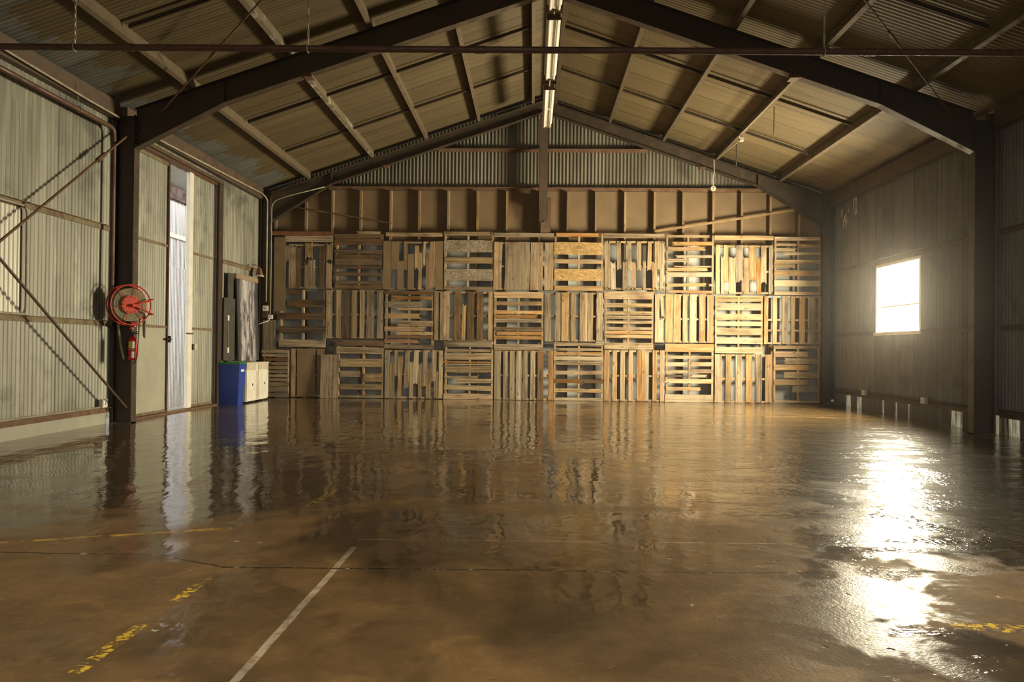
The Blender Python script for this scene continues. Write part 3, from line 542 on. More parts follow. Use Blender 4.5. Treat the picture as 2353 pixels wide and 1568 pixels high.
('H',[(-0.012,1.211,0.343),(-0.008,1.214,0.847),(-0.005,1.217,1.336)],[(0.317,1.132,1.342,1.211,'g','H',0.007),(0.325,1.035,1.343,1.092,'g','H',0.0),(0.319,0.938,1.344,1.014,'t','H',0.0),(0.319,0.836,1.345,0.917,'l','H',0.0),(0.32,0.744,1.346,0.822,'g','H',0.0),(0.322,0.546,1.348,0.626,'t','H',-0.01),(0.324,0.364,1.349,0.449,'d','H',0.0),(0.326,0.17,1.351,0.247,'g','H',0.0),(0.328,-0.002,1.353,0.06,'g','H',0.0)],'bottom pallet of grey-brown horizontal boards right of the orange upright board'),
('V',[(1.376,2.617,1.035),(1.381,2.621,0.519),(1.386,2.626,0.003)],[(1.378,-0.003,1.485,1.052,'t','V',0.0),(1.545,-0.002,1.642,1.053,'t','V',0.0),(1.709,-0.001,1.806,1.054,'l','V',0.0),(1.878,0.0,1.97,1.056,'t','V',0.0),(2.05,0.002,2.144,1.057,'o','V',0.0),(2.146,0.002,2.206,1.057,'o','V',0.0),(2.207,0.003,2.3,1.058,'l','V',0.0),(2.373,0.004,2.467,1.059,'t','V',0.0),(2.532,-0.009,2.624,1.06,'t','V',0.0)],'bottom pallet of narrow light uprights with an orange pair in its middle'),
('H',[(-0.018,1.21,2.667),(-0.015,1.213,3.141),(-0.011,1.216,3.627)],[(2.63,1.033,3.63,1.208,'t','H',0.0),(2.637,0.895,3.626,0.961,'g','H',0.0),(2.638,0.739,3.125,0.821,'l','H',0.0),(3.153,0.743,3.627,0.831,'t','H',0.0),(2.639,0.582,3.126,0.666,'g','H',0.0),(3.154,0.598,3.629,0.679,'t','H',0.0),(2.664,0.516,3.031,0.562,'d','H',0.01),(3.146,0.513,3.526,0.57,'t','H',0.0),(2.636,0.388,3.63,0.477,'t','H',0.0),(2.654,0.234,3.384,0.31,'t','H',0.0),(2.632,-0.003,3.634,0.156,'l','H',0.0)],'bottom pallet with a wide cream top board and a wide cream foot board'),
('V',[(3.654,4.842,0.98),(3.658,4.845,0.492),(3.662,4.849,0.004)],[(3.659,-0.002,3.804,0.997,'t','V',0.0),(3.88,-0.001,4.003,0.998,'g','V',0.007),(4.089,0.001,4.224,0.999,'g','V',-0.007),(4.297,0.003,4.435,1.001,'t','V',-0.007),(4.496,0.004,4.631,1.002,'g','V',0.0),(4.7,0.005,4.775,1.003,'t','V',0.0),(4.777,0.006,4.847,1.004,'o','V',-0.007)],'bottom pallet of wide uprights over deep dark gaps, with light crosspieces'),
('H',[(0.006,1.2,4.892),(0.01,1.203,5.375),(0.013,1.205,5.798)],[(4.864,1.126,5.828,1.197,'g','H',0.0),(4.865,0.961,5.617,1.077,'t','H',0.0),(5.072,0.813,5.83,0.941,'g','H',0.0),(4.867,0.684,5.612,0.802,'t','H',0.0),(5.062,0.524,5.811,0.651,'g','H',0.0),(4.869,0.378,5.628,0.498,'t','H',0.0),(5.236,0.233,5.813,0.356,'g','H',0.0),(4.873,0.014,5.827,0.071,'g','H',0.0)],'bottom corner pallet of staggered short boards beside the coiled black cable')
]
# ------------------------------------------------------------------ wall girts
def girt(axis,c,u0,u1,z,mat,lab,name='wall_girt',h=.07,d=.04,group='wall girts'):
    m=MB(); s=d
    # angle section: flat leg on the sheet, shelf standing out
    if axis=='L': m.box(c,c+.006,u0,u1,z-h/2,z+h/2); m.box(c+.006,c+s,u0,u1,z+h/2-.008,z+h/2)
    if axis=='R': m.box(c-.006,c,u0,u1,z-h/2,z+h/2); m.box(c-s,c-.006,u0,u1,z+h/2-.008,z+h/2)
    if axis=='B': m.box(u0,u1,c-.006,c,z-h/2,z+h/2); m.box(u0,u1,c-s,c-.006,z+h/2-.008,z+h/2)
    o=obj(name,m,mat); return tag(o,lab,'girt',group)
cl,cr=XL+.0125,XR-.0125
girt('L',cl,5.,11.09,2.65,M['girt'],'upper steel girt on the left wall before the hose reel column')
girt('L',cl,5.,11.09,1.365,M['girt'],'middle steel girt on the left wall before the hose reel column')
girt('L',cl,5.,11.09,.19,M['rust'],'lowest rusty rail on the left wall above the foot boards')
girt('L',cl,15.12,17.08,2.64,M['girt'],'steel girt above the blackboard, carrying the floodlight')
girt('R',cr,5.,11.09,2.70,M['steel2'],'upper steel girt on the right wall nearer than the middle frame')
girt('R',cr,5.,11.09,1.42,M['steel2'],'lower steel girt on the right wall nearer than the middle frame')
girt('R',cr,11.31,17.08,2.72,M['steel2'],'upper steel girt on the right wall just above the window')
girt('R',cr,11.31,13.30,1.42,M['steel2'],'lower steel girt on the right wall, short length before the window')
girt('R',cr,15.14,17.08,1.42,M['steel2'],'lower steel girt on the right wall, short length beyond the window')
girt('R',cr,11.31,17.08,.265,M['steel2'],'lowest rail on the right wall above the torn sheet feet')
girt('R',cr,5.,11.09,.265,M['steel2'],'lowest rail on the right wall near the camera')
girt('B',YB-.012,-2.18,2.28,5.275,M['rust'],'upper rusty girt across the gable iron',h=.06,d=.09)
girt('B',YB-.012,-4.50,4.66,4.455,M['rust'],'lower rusty girt across the gable iron, above the studs',h=.06,d=.10)

# ------------------------------------------------------------------ studs
random.seed(2)
SX=[-5.614,-4.964,-4.398,-3.796,-3.157,-2.548,-1.931,-1.314,-.69,.0,.592,1.186,1.797,2.416,3.016,3.641,4.239,4.836,5.431]
NUM=['first','second','third','fourth','fifth','sixth','seventh','eighth','ninth','tenth','eleventh','twelfth','thirteenth','fourteenth','fifteenth','sixteenth','seventeenth','eighteenth','nineteenth']
for i,x in enumerate(SX):
    mb=MB(); mb.box(0,4.40,-.05,.05,-.0225,.0225)
    top=4.40
    lim=pz(x)-.30 if abs(x-XC)<4.45 else 3.72+(5.75-abs(x-XC))*.60
    if lim<top: mb.v=[(min(v[0],lim),v[1],v[2]) for v in mb.v]
    o=obj('wall_stud',mb,M['stud'],rel=True,loc=(x,YB-.062,0.)); o.rotation_euler=(0,-math.pi/2,0)
    tag(o,f'timber wall stud on the end wall, {NUM[i]} from the left-hand corner','stud','timber studs on the end wall')
# centre post
t=thing('centre_post','brown steel post hanging below the apex, its foot rusted through','post',(.065,17.2,3.5))
m=MB(); m.box(-.02,.15,17.085,17.10,3.98,5.90); m.box(.055,.075,17.10,17.19,3.98,5.90); m.prism([(-.02,17.085,3.98),(.15,17.085,3.98),(.15,17.085,3.76),(.11,17.085,3.70),(.07,17.085,3.80),(.03,17.085,3.92)],(0,.015,0)); obj('post_web',m,M['steel2'],t)
m=MB(); m.box(-.03,.16,17.19,17.205,4.30,5.895); obj('rear_flange',m,M['steel2'],t)
m=MB(); m.prism([(.02,17.20,3.50),(.21,17.20,3.50),(.21,17.20,3.95),(.19,17.20,4.20),(.16,17.20,4.22),(.16,17.20,3.80),(.08,17.20,3.74),(.02,17.20,3.72)],(0,.012,0)); obj('stub_plate',m,M['rust'],t)
m=MB(); m.box(.0,.23,17.215,17.23,3.44,4.25); obj('backing_plate',m,M['steel2'],t)
# timber diagonal on the right
mb=MB(); L=math.hypot(5.39-2.41,4.04-3.565); mb.box(0,L,-.012,.012,-.024,.024)
o=obj('diagonal_batten',mb,M['stud'],rel=True,loc=(2.41,17.30,3.565)); o.rotation_euler=(0,-math.atan2(4.04-3.565,5.39-2.41),0)
tag(o,'thin timber batten slanting across the right-hand studs of the end wall','batten')

# ------------------------------------------------------------------ pallets
def outline(L,Wd,rng,brk0,brk1,sk):
    """irregular board outline in local x (length), z (width)"""
    n=7; A=[];B=[]
    w1=rng.uniform(-.003,.003)*(1+Wd*6); w2=rng.uniform(-.003,.003)*(1+Wd*6)
    for i in range(n+1):
        x=L*i/n; s=sk*(i/n-.5)
        bow=math.sin(math.pi*i/n)
        A.append((x, s+w1*bow+rng.uniform(-.0018,.0018)))
        B.append((x, s+Wd+w2*bow+rng.uniform(-.0018,.0018)))
    def end(p,q,sgn,brk):
        k=5 if brk else 3; out=[]
        for j in range(1,k):
            f=j/k; out.append((p[0]+(q[0]-p[0])*f + sgn*(rng.uniform(-.06,.0) if brk else rng.uniform(-.006,.004)), p[1]+(q[1]-p[1])*f))
        return out
    return A+end(A[-1],B[-1],1,brk1)+B[::-1]+end(B[0],A[0],-1,brk0)
def board(name,x0,z0,x1,z1,y,th,o,sk,mat,parent,rng,brk=(0,0)):
    if o=='H': L,Wd,loc,rot=x1-x0,z1-z0,Vector((x0,y,z0)),(0,0,0)
    else:      L,Wd,loc,rot=z1-z0,x1-x0,Vector((x1,y,z0)),(0,-math.pi/2,0)   # local x -> +z, local z -> -x
    sk2=-sk if o=='V' else -sk
    mb=MB(); P=outline(L,Wd,rng,brk[0],brk[1],sk2); mb.prism([(a,0,b) for a,b in P],(0,th,0))
    off=parent.location if parent is not None else Vector((0,0,0))
    ob=obj(name,mb,mat,None,rel=True,loc=loc-off)
    if parent is not None: ob.parent=parent
    ob.rotation_euler=(0,rot[1],rng.uniform(-.004,.004))
    return ob
YP=17.15
rng=random.Random(11)
for k,(o,st,B,lab) in enumerate(PALLETS):
    xs=[b[0] for b in B]+[b[2] for b in B]; z0=min(b[1] for b in B)
    dy=(k%2)*.004 if k!=20 else -.125
    dz=max(0.,.003-z0) if z0<.2 else 0.
    t=thing('wooden_pallet',lab,'pallet',((min(xs)+max(xs))/2,YP+dy,max(0,z0+dz)),'wooden pallets covering the end wall')
    if k==20: t['group']='wooden pallets covering the end wall'
    zmin=min(b[1] for b in B); zmax=max(b[3] for b in B); xmin,xmax=min(xs),max(xs)
    for j,(x0,a,x1,b,tone,oo,sk) in enumerate(B):
        if oo=='V': b0=1 if (a-zmin)>.12 else 0; b1=1 if (zmax-b)>.12 else 0
        else: b0=1 if (x0-xmin)>.10 else 0; b1=1 if (xmax-x1)>.10 else 0
        if tone in 'asyp': b0=b1=0
        if k in (20,): b0=b1=0
        if k in (7,6) and rng.random()<.6: b0,b1=1,1
        lay=0.
        ob=board('board',x0+.0015,a+dz+.0015,x1-.0015,b+dz-.0015,YP+dy+rng.uniform(0,.002),.014,oo,sk,W[tone],t,rng,(b0,b1))
        if tone in 'oy': ob['label']='orange-stained board' if tone=='o' else 'golden strand-board strip'
        if tone=='s': ob['label']='grey strand-board strip'
    y=YP+dy+.0165; so=W['t'] if k>=16 and k!=20 else W['g']
    dark=W['d']
    for q,(a,b,c) in enumerate(st):
        m=MB(); w=.019; dep=.082 if k!=20 else .045
        if o=='V':   # stringer lies level at height c
            a2,b2=max(a,xmin)+.004,min(b,xmax)-.004; m.box(0,b2-a2,0,dep,-w,w); loc=Vector((a2,y,min(max(c+dz,zmin+dz+w+.002),zmax+dz-w-.002)))
            ry=0
        else:
            a2,b2=max(a,zmin)+dz+.004,min(b,zmax)+dz-.004; m.box(0,b2-a2,0,dep,-w,w); loc=Vector((min(max(c,xmin+w+.002),xmax-w-.002),y,a2)); ry=-math.pi/2
        s=obj('stringer',m,so,None,rel=True,loc=loc-t.location); s.parent=t; s.rotation_euler=(0,ry,0)
    # rear deck boards
    if k!=20:
        ends=[B[0],B[-1]]
        for (x0,a,x1,b,tone,oo,sk) in ends:
            if (x1-x0)*(b-a)<.06: continue
            if oo!=o: continue
            board('rear_board',x0+.006,a+dz+.004,x1-.006,b+dz-.004,y+.0825,.012,oo,0,dark,t,rng)
    if k==19:
        for (xa,xb) in ((4.77,4.87),(4.985,5.075),(5.23,5.275),(5.40,5.475),(5.62,5.69)):
            m=MB(); m.box(xa,xb,y-.0,y+.0,0,0) if False else m.box(xa,xb,y-.0015,y-.0003,2.193,2.222); obj('tape_strip',m,M['tape'],t)['label']='blue tape on the top crosspiece'
# loose boards over and beside the pallets
def loose(name,x0,z0,x1,z1,y,th,o,tone,lab,cat='board',group=None,sk=0):
    b=board(name,x0,z0,x1,z1,y,th,o,sk,W[tone] if tone in W else M[tone],None,rng); tag(b,lab,cat,group); return b
G='head boards over the top row of pallets'
loose('head_board',-3.225,3.405,-2.03,3.487,17.165,.03,'H','g','grey timber head board over the flat brown pallet of broken slats','board',G)
loose('head_board',-.945,3.412,.298,3.494,17.165,.03,'H','g','grey timber head board over the pallet with the plywood plank','board',G)
loose('head_board',1.345,3.410,2.598,3.497,17.165,.03,'H','g','grey timber head board over the crooked-slat pallet','board',G)
loose('head_board',3.632,3.381,4.852,3.471,17.165,.03,'H','t','tan timber head board over the interlocking orange and grey uprights','board',G)
m=MB(); m.box(-5.655,-4.31,17.150,17.156,3.408,3.492); m.box(-5.655,-4.31,17.156,17.20,3.486,3.492); o=obj('steel_rail',m,M['rail']); tag(o,'red-brown steel rail over the top left corner pallet','rail')
loose('upright_board',-5.561,1.81,-5.327,3.365,17.128,.014,'V','a','tall smooth tan board standing upright at the left end of the pallet wall')
loose('wide_board',-5.752,1.002,-5.486,1.62,17.035,.014,'V','g','short wide weathered board standing on the slatted crate side')
b=board('plywood_sheet',-4.545,.004,-4.160,.915,17.045,.012,'V',0,M['plygrey'] if 'plygrey' in M else W['g'],None,rng); b.rotation_euler=(0,-math.pi/2,0)
b.rotation_mode='QUATERNION'; 
from mathutils import Quaternion
b.rotation_quaternion=Quaternion((1,0,0),-R(4.2))@Quaternion((0,1,0),-math.pi/2); tag(b,'scuffed grey plywood sheet leaning upright against the lowest pallets','sheet')

# ------------------------------------------------------------------ sliding doors on the left wall
def leaf(n,y0,y1,z0,z1,lab,lower,edge_mat,edge):
    t=bpy.data.objects.new(f'door_{n}',None); COL.objects.link(t); t.location=(XL,(y0+y1)/2,0); t['kind']='structure'; t['label']=lab
    for i,(a,b) in enumerate(((z0,1.34),(1.38,2.62),(2.66,z1))):
        m=MB()
        if i==0 and lower=='fibro': m.box(XL-.005,XL+.004,y0,y1,a+.18,b); mat=M['fibro']
        else: corr(m,'X',XL,y0,y1,a,b); mat=M['wallL']
        struct('door_sheet',m,mat,t,smooth=not(i==0 and lower=='fibro'))
    m=MB()
    for z in (1.36,2.64): m.box(XL-.01,XL+.022,y0,y1,z-.02,z+.02)
    m.box(XL-.01,XL+.022,y0,y1,z1-.03,z1+.02); m.box(XL-.01,XL+.018,y0,y1,z0+.0,z0+.035)
    struct('door_rail',m,M['girt'],t)
    m=MB(); m.box(XL-.03,XL+.03,edge[0],edge[1],z0,z1+.02); struct('door_stile',m,edge_mat,t)
    if lower=='fibro':
        m=MB(); m.box(XL-.008,XL+.006,y0+.02,y1-.02,z0+.04,z0+.18); struct('kick_board',m,M['fibro'],t)
    return t
d1=leaf(1,11.30,12.83,.03,3.93,'sliding door leaf of corrugated sheets with a flat pale lower panel, beside the hose reel','fibro',M['pipe'],(12.80,12.845))
m=MB(); m.box(XL+.03,XL+.075,12.72,12.86,1.155,1.185); m.box(XL+.03,XL+.06,12.82,12.87,1.12,1.22); struct('door_latch',m,M['black'],d1)
d2=leaf(2,13.72,14.68,.03,4.0,'sliding door leaf with a white timber leading edge','corr',M['white'],(13.585,13.735))
m=MB(); m.box(XL+.03,XL+.055,13.80,13.90,1.00,1.10); struct('door_handle',m,M['outlet'],d2)
m=MB(); m.box(XL+.03,XL+.07,13.50,13.72,1.26,1.285); struct('door_bolt',m,M['rust'],d2)
m=MB(); m.box(XL-.02,XL-.012,13.80,14.66,.02,.20); struct('kick_board',m,M['fibro'],d2)
dj=MB(); dj.box(XL-.04,XL+.04,14.70,14.745,0,4.02); dj.box(XL+.0125,XL+.08,14.745,14.94,0,4.08); struct('door_post',dj,M['steel'])
hd=MB(); hd.box(XL-.05,XL+.05,11.30,14.9,3.975,4.075); struct('trim_2',hd,M['pipe'])
tr=MB(); tr.box(XL+.055,XL+.10,11.30,14.9,4.02,4.075); struct('trim_3',tr,M['steel2'])
# threshold
ts=MB(); ts.box(XL-.06,XL+.10,11.28,14.70,.0,.025); struct('trim_4',ts,M['rust'])

# neighbouring shed seen through the gap
t=bpy.data.objects.new('neighbouring_shed',None); COL.objects.link(t); t.location=(-9.5,21.4,-.56); t['kind']='structure'; t['label']='corrugated wall of the next shed seen through the door gap'
m=MB(); corr(m,'X',-9.5,16.,27.,-.56,3.11,.088,.030); struct('lower_sheet',m,M['outer'],t,True)
m=MB(); corr(m,'X',-9.58,16.,27.,3.11,5.1,.088,.024); struct('upper_sheet',m,M['outer'],t,True)
m=MB(); m.box(-9.555,-9.48,16.,27.,3.87,3.98); struct('rail',m,M['white'],t)
m=MB(); m.box(-9.62,-9.45,16.,27.,4.87,5.19); struct('beam',m,M['pipe'],t)
m=MB(); m.prism([(-8.5,16.,5.85),(-9.7,16.,5.16),(-9.7,16.,5.13),(-8.5,16.,5.82)],(0,11.,0)); struct('soffit',m,M['lining'],t)

# ------------------------------------------------------------------ pipes and conduits
def pipe(name,pts,r,mat,lab,cat='pipe',group=None,n=8):
    m=MB(); m.tube(pts,r,n); o=obj(name,m,mat,smooth=True); return tag(o,lab,cat,group)
def fillet(pts,r=.06,n=4):
    P=[Vector(p) for p in pts]; out=[P[0]]
    for i in range(1,len(P)-1):
        a=(P[i-1]-P[i]).normalized(); b=(P[i+1]-P[i]).normalized(); k=min(r,(P[i-1]-P[i]).length*.45,(P[i+1]-P[i]).length*.45)
        for j in range(n+1):
            f=j/n; out.append((P[i]+a*k*(1-f))*(1-f)+ (P[i]+b*k*f)*f + (P[i])*0 if False else (P[i]+a*k)*(1-f)**2+P[i]*2*f*(1-f)+(P[i]+b*k)*f*f)
    return out+[P[-1]]
t=pipe('wall_pipe',fillet([(-5.76,4.,3.99),(-5.76,10.86,3.975),(-5.76,10.86,1.40),(-5.83,10.90,1.33)],.10),.032,M['pipe'],'thick rusty pipe under the left eave turning down beside the hose reel column',n=12)
for y in (5.5,10.0):
    m=MB(); m.tube(arc((-5.76,y,3.98),.038,0,2*math.pi,14,(1,0,0),(0,0,1))[:-1],.005,5,closed=True); m.cyl((-5.76,y,4.02),(-5.78,y,4.30),.005,n=5); obj('pipe_hanger',m,M['conduit'],t)
pipe('electrical_conduit',fillet([(-5.74,4.,4.29),(-5.745,10.2,4.155),(-5.76,11.0,4.16)],.1),.014,M['conduit'],'pale conduit sagging along the left eave above the thick pipe','conduit','electrical conduits')
pipe('electrical_conduit',fillet([(-5.77,11.30,4.15),(-5.77,16.95,4.245),(-5.70,17.06,4.15),(-5.70,17.06,2.0)],.14,6),.016,M['conduit'],'pale conduit along the door eave dropping down the corner column to a white box','conduit','electrical conduits')
pipe('electrical_conduit',fillet([(-4.5,17.08,4.42),(-5.30,17.08,4.22),(-5.615,17.08,4.10),(-5.615,17.08,1.75)],.2,6),.012,M['conduit'],'thin conduit curving off the rafter down to the corner outlet','conduit','electrical conduits')
pipe('electrical_conduit',fillet([(-5.845,7.2,2.63),(-5.845,9.14,2.63),(-5.845,9.14,1.41),(-5.845,7.2,1.41)],.10),.014,M['conduit'],'conduit looping round the paler sheet on the left wall','conduit','electrical conduits')
pipe('electrical_conduit',[(-5.845,5.,.241),(-5.845,10.75,.241)],.013,M['conduit'],'conduit along the foot of the left wall ending at an outlet','conduit','electrical conduits')
pipe('electrical_conduit',[(6.070,5.,.33),(6.070,11.06,.33)],.013,M['steel2'],'dark conduit along the foot of the right wall before the middle frame','conduit','electrical conduits')
pipe('electrical_conduit',[(6.070,11.32,.325),(6.070,17.04,.335)],.013,M['steel2'],'dark conduit along the foot of the right wall under the window','conduit','electrical conduits')
t=pipe('electrical_conduit',fillet([(3.60,11.35,5.00),(3.60,15.05,5.00),(3.68,15.3,4.985),(3.62,16.5,5.0),(3.60,17.05,4.99)],.15),.009,M['conduit'],'thin conduit with a junction box along a purlin of the right roof slope','conduit','electrical conduits')
m=MB(); m.box(3.65,3.72,15.17,15.25,4.94,5.00); obj('junction_box',m,M['outlet'],t)
pipe('hanging_wire',[(3.72,13.3,5.02),(3.722,13.3,4.8),(3.716,13.3,4.55)],.006,M['black'],'wire hanging free from the right slope purlin, the nearer one','wire','loose hanging wires')
pipe('hanging_wire',[(3.72,15.75,5.02),(3.722,15.75,4.8),(3.718,15.75,4.59)],.006,M['black'],'wire hanging free from the right slope purlin, the farther one','wire','loose hanging wires')
t=thing('hanging_socket','round pale socket dangling on a white cord in front of the gable','socket',(3.55,16.95,4.40))
m=MB(); m.tube([(3.56,16.95,5.0),(3.57,16.95,4.75),(3.545,16.95,4.62),(3.55,16.95,4.46)],.007,6); obj('cord',m,M['white'],t)
m=MB(); m.lathe([(.052,0),(.058,.012),(.056,.022),(.040,.034)],(3.55,16.93,4.405),20,0,'Y'); obj('socket_disc',m,M['outlet'],t)
for z in (4.425,4.388):
    m=MB(); m.cyl((3.55,16.926,z),(3.55,16.932,z),.010,n=8); obj('socket_hole',m,M['black'],t)

def outlet(loc,face,lab,sx=.07,sz=.09):
    x,y,z=loc; t=thing('power_outlet',lab,'outlet',loc,'power outlets on the walls')
    m=MB()
    if face=='X+': m.box(x,x+.05,y-sx/2,y+sx/2,z,z+sz)
    if face=='X-': m.box(x-.05,x,y-sx/2,y+sx/2,z,z+sz)
    if face=='Y-': m.box(x-sx/2,x+sx/2,y-.05,y,z,z+sz)
    obj('box',m,M['outlet'],t)
    m=MB()
    if face=='X+': m.box(x+.05,x+.056,y-sx*.42,y+sx*.42,z+sz*.08,z+sz*.92)
    if face=='X-': m.box(x-.056,x-.05,y-sx*.42,y+sx*.42,z+sz*.08,z+sz*.92)
    if face=='Y-': m.box(x-sx*.42,x+sx*.42,y-.056,y-.05,z+sz*.08,z+sz*.92)
    obj('face_plate',m,M['label'],t)
    m=MB()
    if face=='X+': m.box(x+.056,x+.060,y-.012,y+.012,z+sz*.35,z+sz*.65)
    if face=='X-': m.box(x-.060,x-.056,y-.012,y+.012,z+sz*.35,z+sz*.65)
    if face=='Y-': m.box(x-.012,x+.012,y-.060,y-.056,z+sz*.35,z+sz*.65)
    obj('switch',m,M['conduit'],t); return t
outlet((-5.86,10.83,.235),'X+','white outlet at the conduit end low on the left wall',.13,.11)
outlet((6.055,15.40,.28),'X-','outlet at the foot of the right wall, the farther of two under the window',.13,.10)
outlet((6.055,13.08,.28),'X-','outlet at the foot of the right wall, the nearer of two under the window',.13,.10)
t=outlet((-5.70,17.05,1.80),'Y-','white switch box on the back left corner column over a brown block',.11,.12)
m=MB(); m.box(-5.76,-5.66,17.01,17.05,1.66,1.785); obj('lower_block',m,M['pipe'],t)
outlet((-5.605,17.075,1.64),'Y-','small outlet where the thin conduit ends beside the tall tan board',.10,.09)
pipe('power_cable',[(-5.60,17.0,1.66),(-5.62,16.98,1.60),(-5.72,16.94,1.56),(-5.80,16.88,1.525)],.010,M['label'],'pale cable sagging from the corner outlet to the blackboard edge','cable')
# floodlight on the girt end
t=thing('floodlight','small floodlight on the girt end above the blackboard','floodlight',(-5.74,16.6,2.5))
m=MB(); m.tube([(-5.80,16.45,2.70),(-5.74,16.5,2.72),(-5.70,16.6,2.66)],.012,6); obj('bracket',m,M['rust'],t)
m=MB(); m.frustum((-5.76,-5.66,16.55,16.75,2.52),(-5.74,-5.69,16.60,16.72,2.66)); obj('lamp_head',m,M['rust'],t)
m=MB(); m.box(-5.765,-5.652,16.54,16.76,2.495,2.518); obj('lamp_lens',m,M['outlet'],t)
# ------------------------------------------------------------------ blackboards
t=thing('blackboard','tall dark board smeared with chalk under a pale top batten, above the white cupboard','blackboard',(-5.78,16.1,.80))
m=MB(); m.prism([(-5.745,15.54,.785),(-5.72,15.54,.785),(-5.775,15.54,2.36),(-5.80,15.54,2.36)],(0,1.18,0)); obj('chalk_surface',m,M['chalk'],t)
m=MB(); m.box(-5.835,-5.765,15.50,16.74,2.362,2.455); obj('top_batten',m,M['stud'],t)
t=thing('dark_panel','plain dark panel with two pale handles between the door post and the chalky blackboard','panel',(-5.79,15.2,0))
m=MB(); m.box(-5.812,-5.79,14.96,15.52,.80,1.965); obj('board',m,M['slate'],t)
for z in (1.54,.94):
    m=MB(); m.box(-5.79,-5.775,15.12,15.19,z,z+.10); obj('handle',m,M['label'],t)
m=MB(); m.cyl((-5.782,15.17,1.05),(-5.782,15.17,1.53),.005,n=6); obj('pull_rod',m,M['conduit'],t)
m=MB(); m.box(-5.835,-5.815,15.21,15.49,.768,2.44); o=obj('backing_panel',m,M['slate']); tag(o,'small black panel above the plain dark panel, behind the blackboard edge','panel')
# ------------------------------------------------------------------ cupboard and bin
t=thing('low_cupboard','low white cupboard with two doors standing against the left wall in the back corner','cupboard',(-5.64,15.8,0))
m=MB(); m.box(-5.86,-5.455,15.19,16.46,.03,.735); obj('carcass',m,M['white'],t)
m=MB(); m.box(-5.865,-5.43,15.18,16.47,.737,.762); obj('worktop',m,M['outlet'],t)
for a,b in ((15.20,15.72),(15.86,16.45)):
    d=MB(); d.box(-5.454,-5.436,a,b,.05,.60); dd=obj('door',d,M['white'],t)
    h=MB(); c=a+.62*(b-a); h.lathe([(.001,0),(.026,.0),(.026,.003),(.001,.003)],(-5.436,c,.34),14,0,'X'); obj('finger_hole',h,M['black'],dd)
    d=MB(); d.box(-5.454,-5.438,a,b,.615,.73); obj('drawer_front',d,M['outlet'],t)
d=MB(); d.box(-5.454,-5.442,15.725,15.855,.04,.60); obj('centre_stile',d,M['outlet'],t)
t=thing('recycling_bin','blue plastic bin with a green lid at the near end of the white cupboard','bin',(-5.66,15.0,0))
m=MB(); m.frustum((-5.825,-5.475,14.84,15.10,.0),(-5.865,-5.435,14.80,15.16,.735)); obj('body',m,M['blue'],t)
m=MB(); m.box(-5.872,-5.428,14.793,15.167,.70,.735); obj('rim',m,M['blue'],t)
m=MB(); m.frustum((-5.878,-5.422,14.787,15.172,.737),(-5.86,-5.44,14.81,15.15,.775)); m.box(-5.70,-5.60,14.86,15.09,.775,.785); obj('lid',m,M['green'],t)
m=MB(); m.box(-5.446,-5.440,14.90,15.06,.60,.695); obj('sticker',m,M['label'],t)

# ------------------------------------------------------------------ fire hose reel (axis swung 50 degrees from the column)
C=Vector((-5.555,10.915,1.612))
t=thing('fire_hose_reel','red fire hose reel on the left column of the middle frame','hose reel',C,None,R(50))
def part(name,mb,mat,p,smooth=False): return obj(name,mb,mat,p,rel=True,smooth=smooth)
for y,n_ in ((-.075,'front_rim'),(.055,'rear_rim')):
    m=MB(); m.tube(arc((0,y,0),.268,0,2*math.pi,40,(1,0,0),(0,0,1))[:-1],.0095,8,closed=True)
    part(n_,m,M['redpaint'],t,True)
    for k in range(6):
        a=k*math.pi/3+.2; m=MB(); m.cyl((.10*math.cos(a),y,.10*math.sin(a)),(.262*math.cos(a),y,.262*math.sin(a)),.0045,n=6); part('spoke',m,M['redpaint'],t)
m=MB()
for j,r in enumerate([.135,.155,.175,.195,.213]):
    for y in (-.045,-.022,.0,.022,.04):
        m.tube(arc((0,y,0),r,0,2*math.pi,32,(1,0,0),(0,0,1))[:-1],.0118,6,closed=True)
part('coiled_hose',m,M['hose'],t,True)
m=MB(); m.lathe([(.125,-.082),(.125,-.074),(.05,-.074),(.05,.06),(.125,.06),(.125,.068)],(0,0,0),28,0,'Y'); part('hub_plate',m,M['redpaint'],t)
for k in range(12):
    a=k*math.pi/6; m=MB(); m.cyl((.105*math.cos(a),-.0825,.105*math.sin(a)),(.105*math.cos(a),-.087,.105*math.sin(a)),.007,n=6); part('hub_bolt',m,M['pipe'],t)
m=MB(); e=[(.285,-.11,.085),(.285,-.11,-.12)]
for q in e: m.cyl((.02,-.105,-.01),q,.011,n=8); m.cyl(q,(q[0]-.0,.03,q[2]),.009,n=8)
m.cyl((.02,-.125,-.01),(.02,-.075,-.01),.022,n=10); part('guide_arm',m,M['redpaint'],t)
m=MB(); m.tube([(0,.07,0),(-.02,.12,-.02),(-.06,.16,-.05),(-.10,.17,-.16)],.022,8); part('swing_bracket',m,M['pipe'],t)
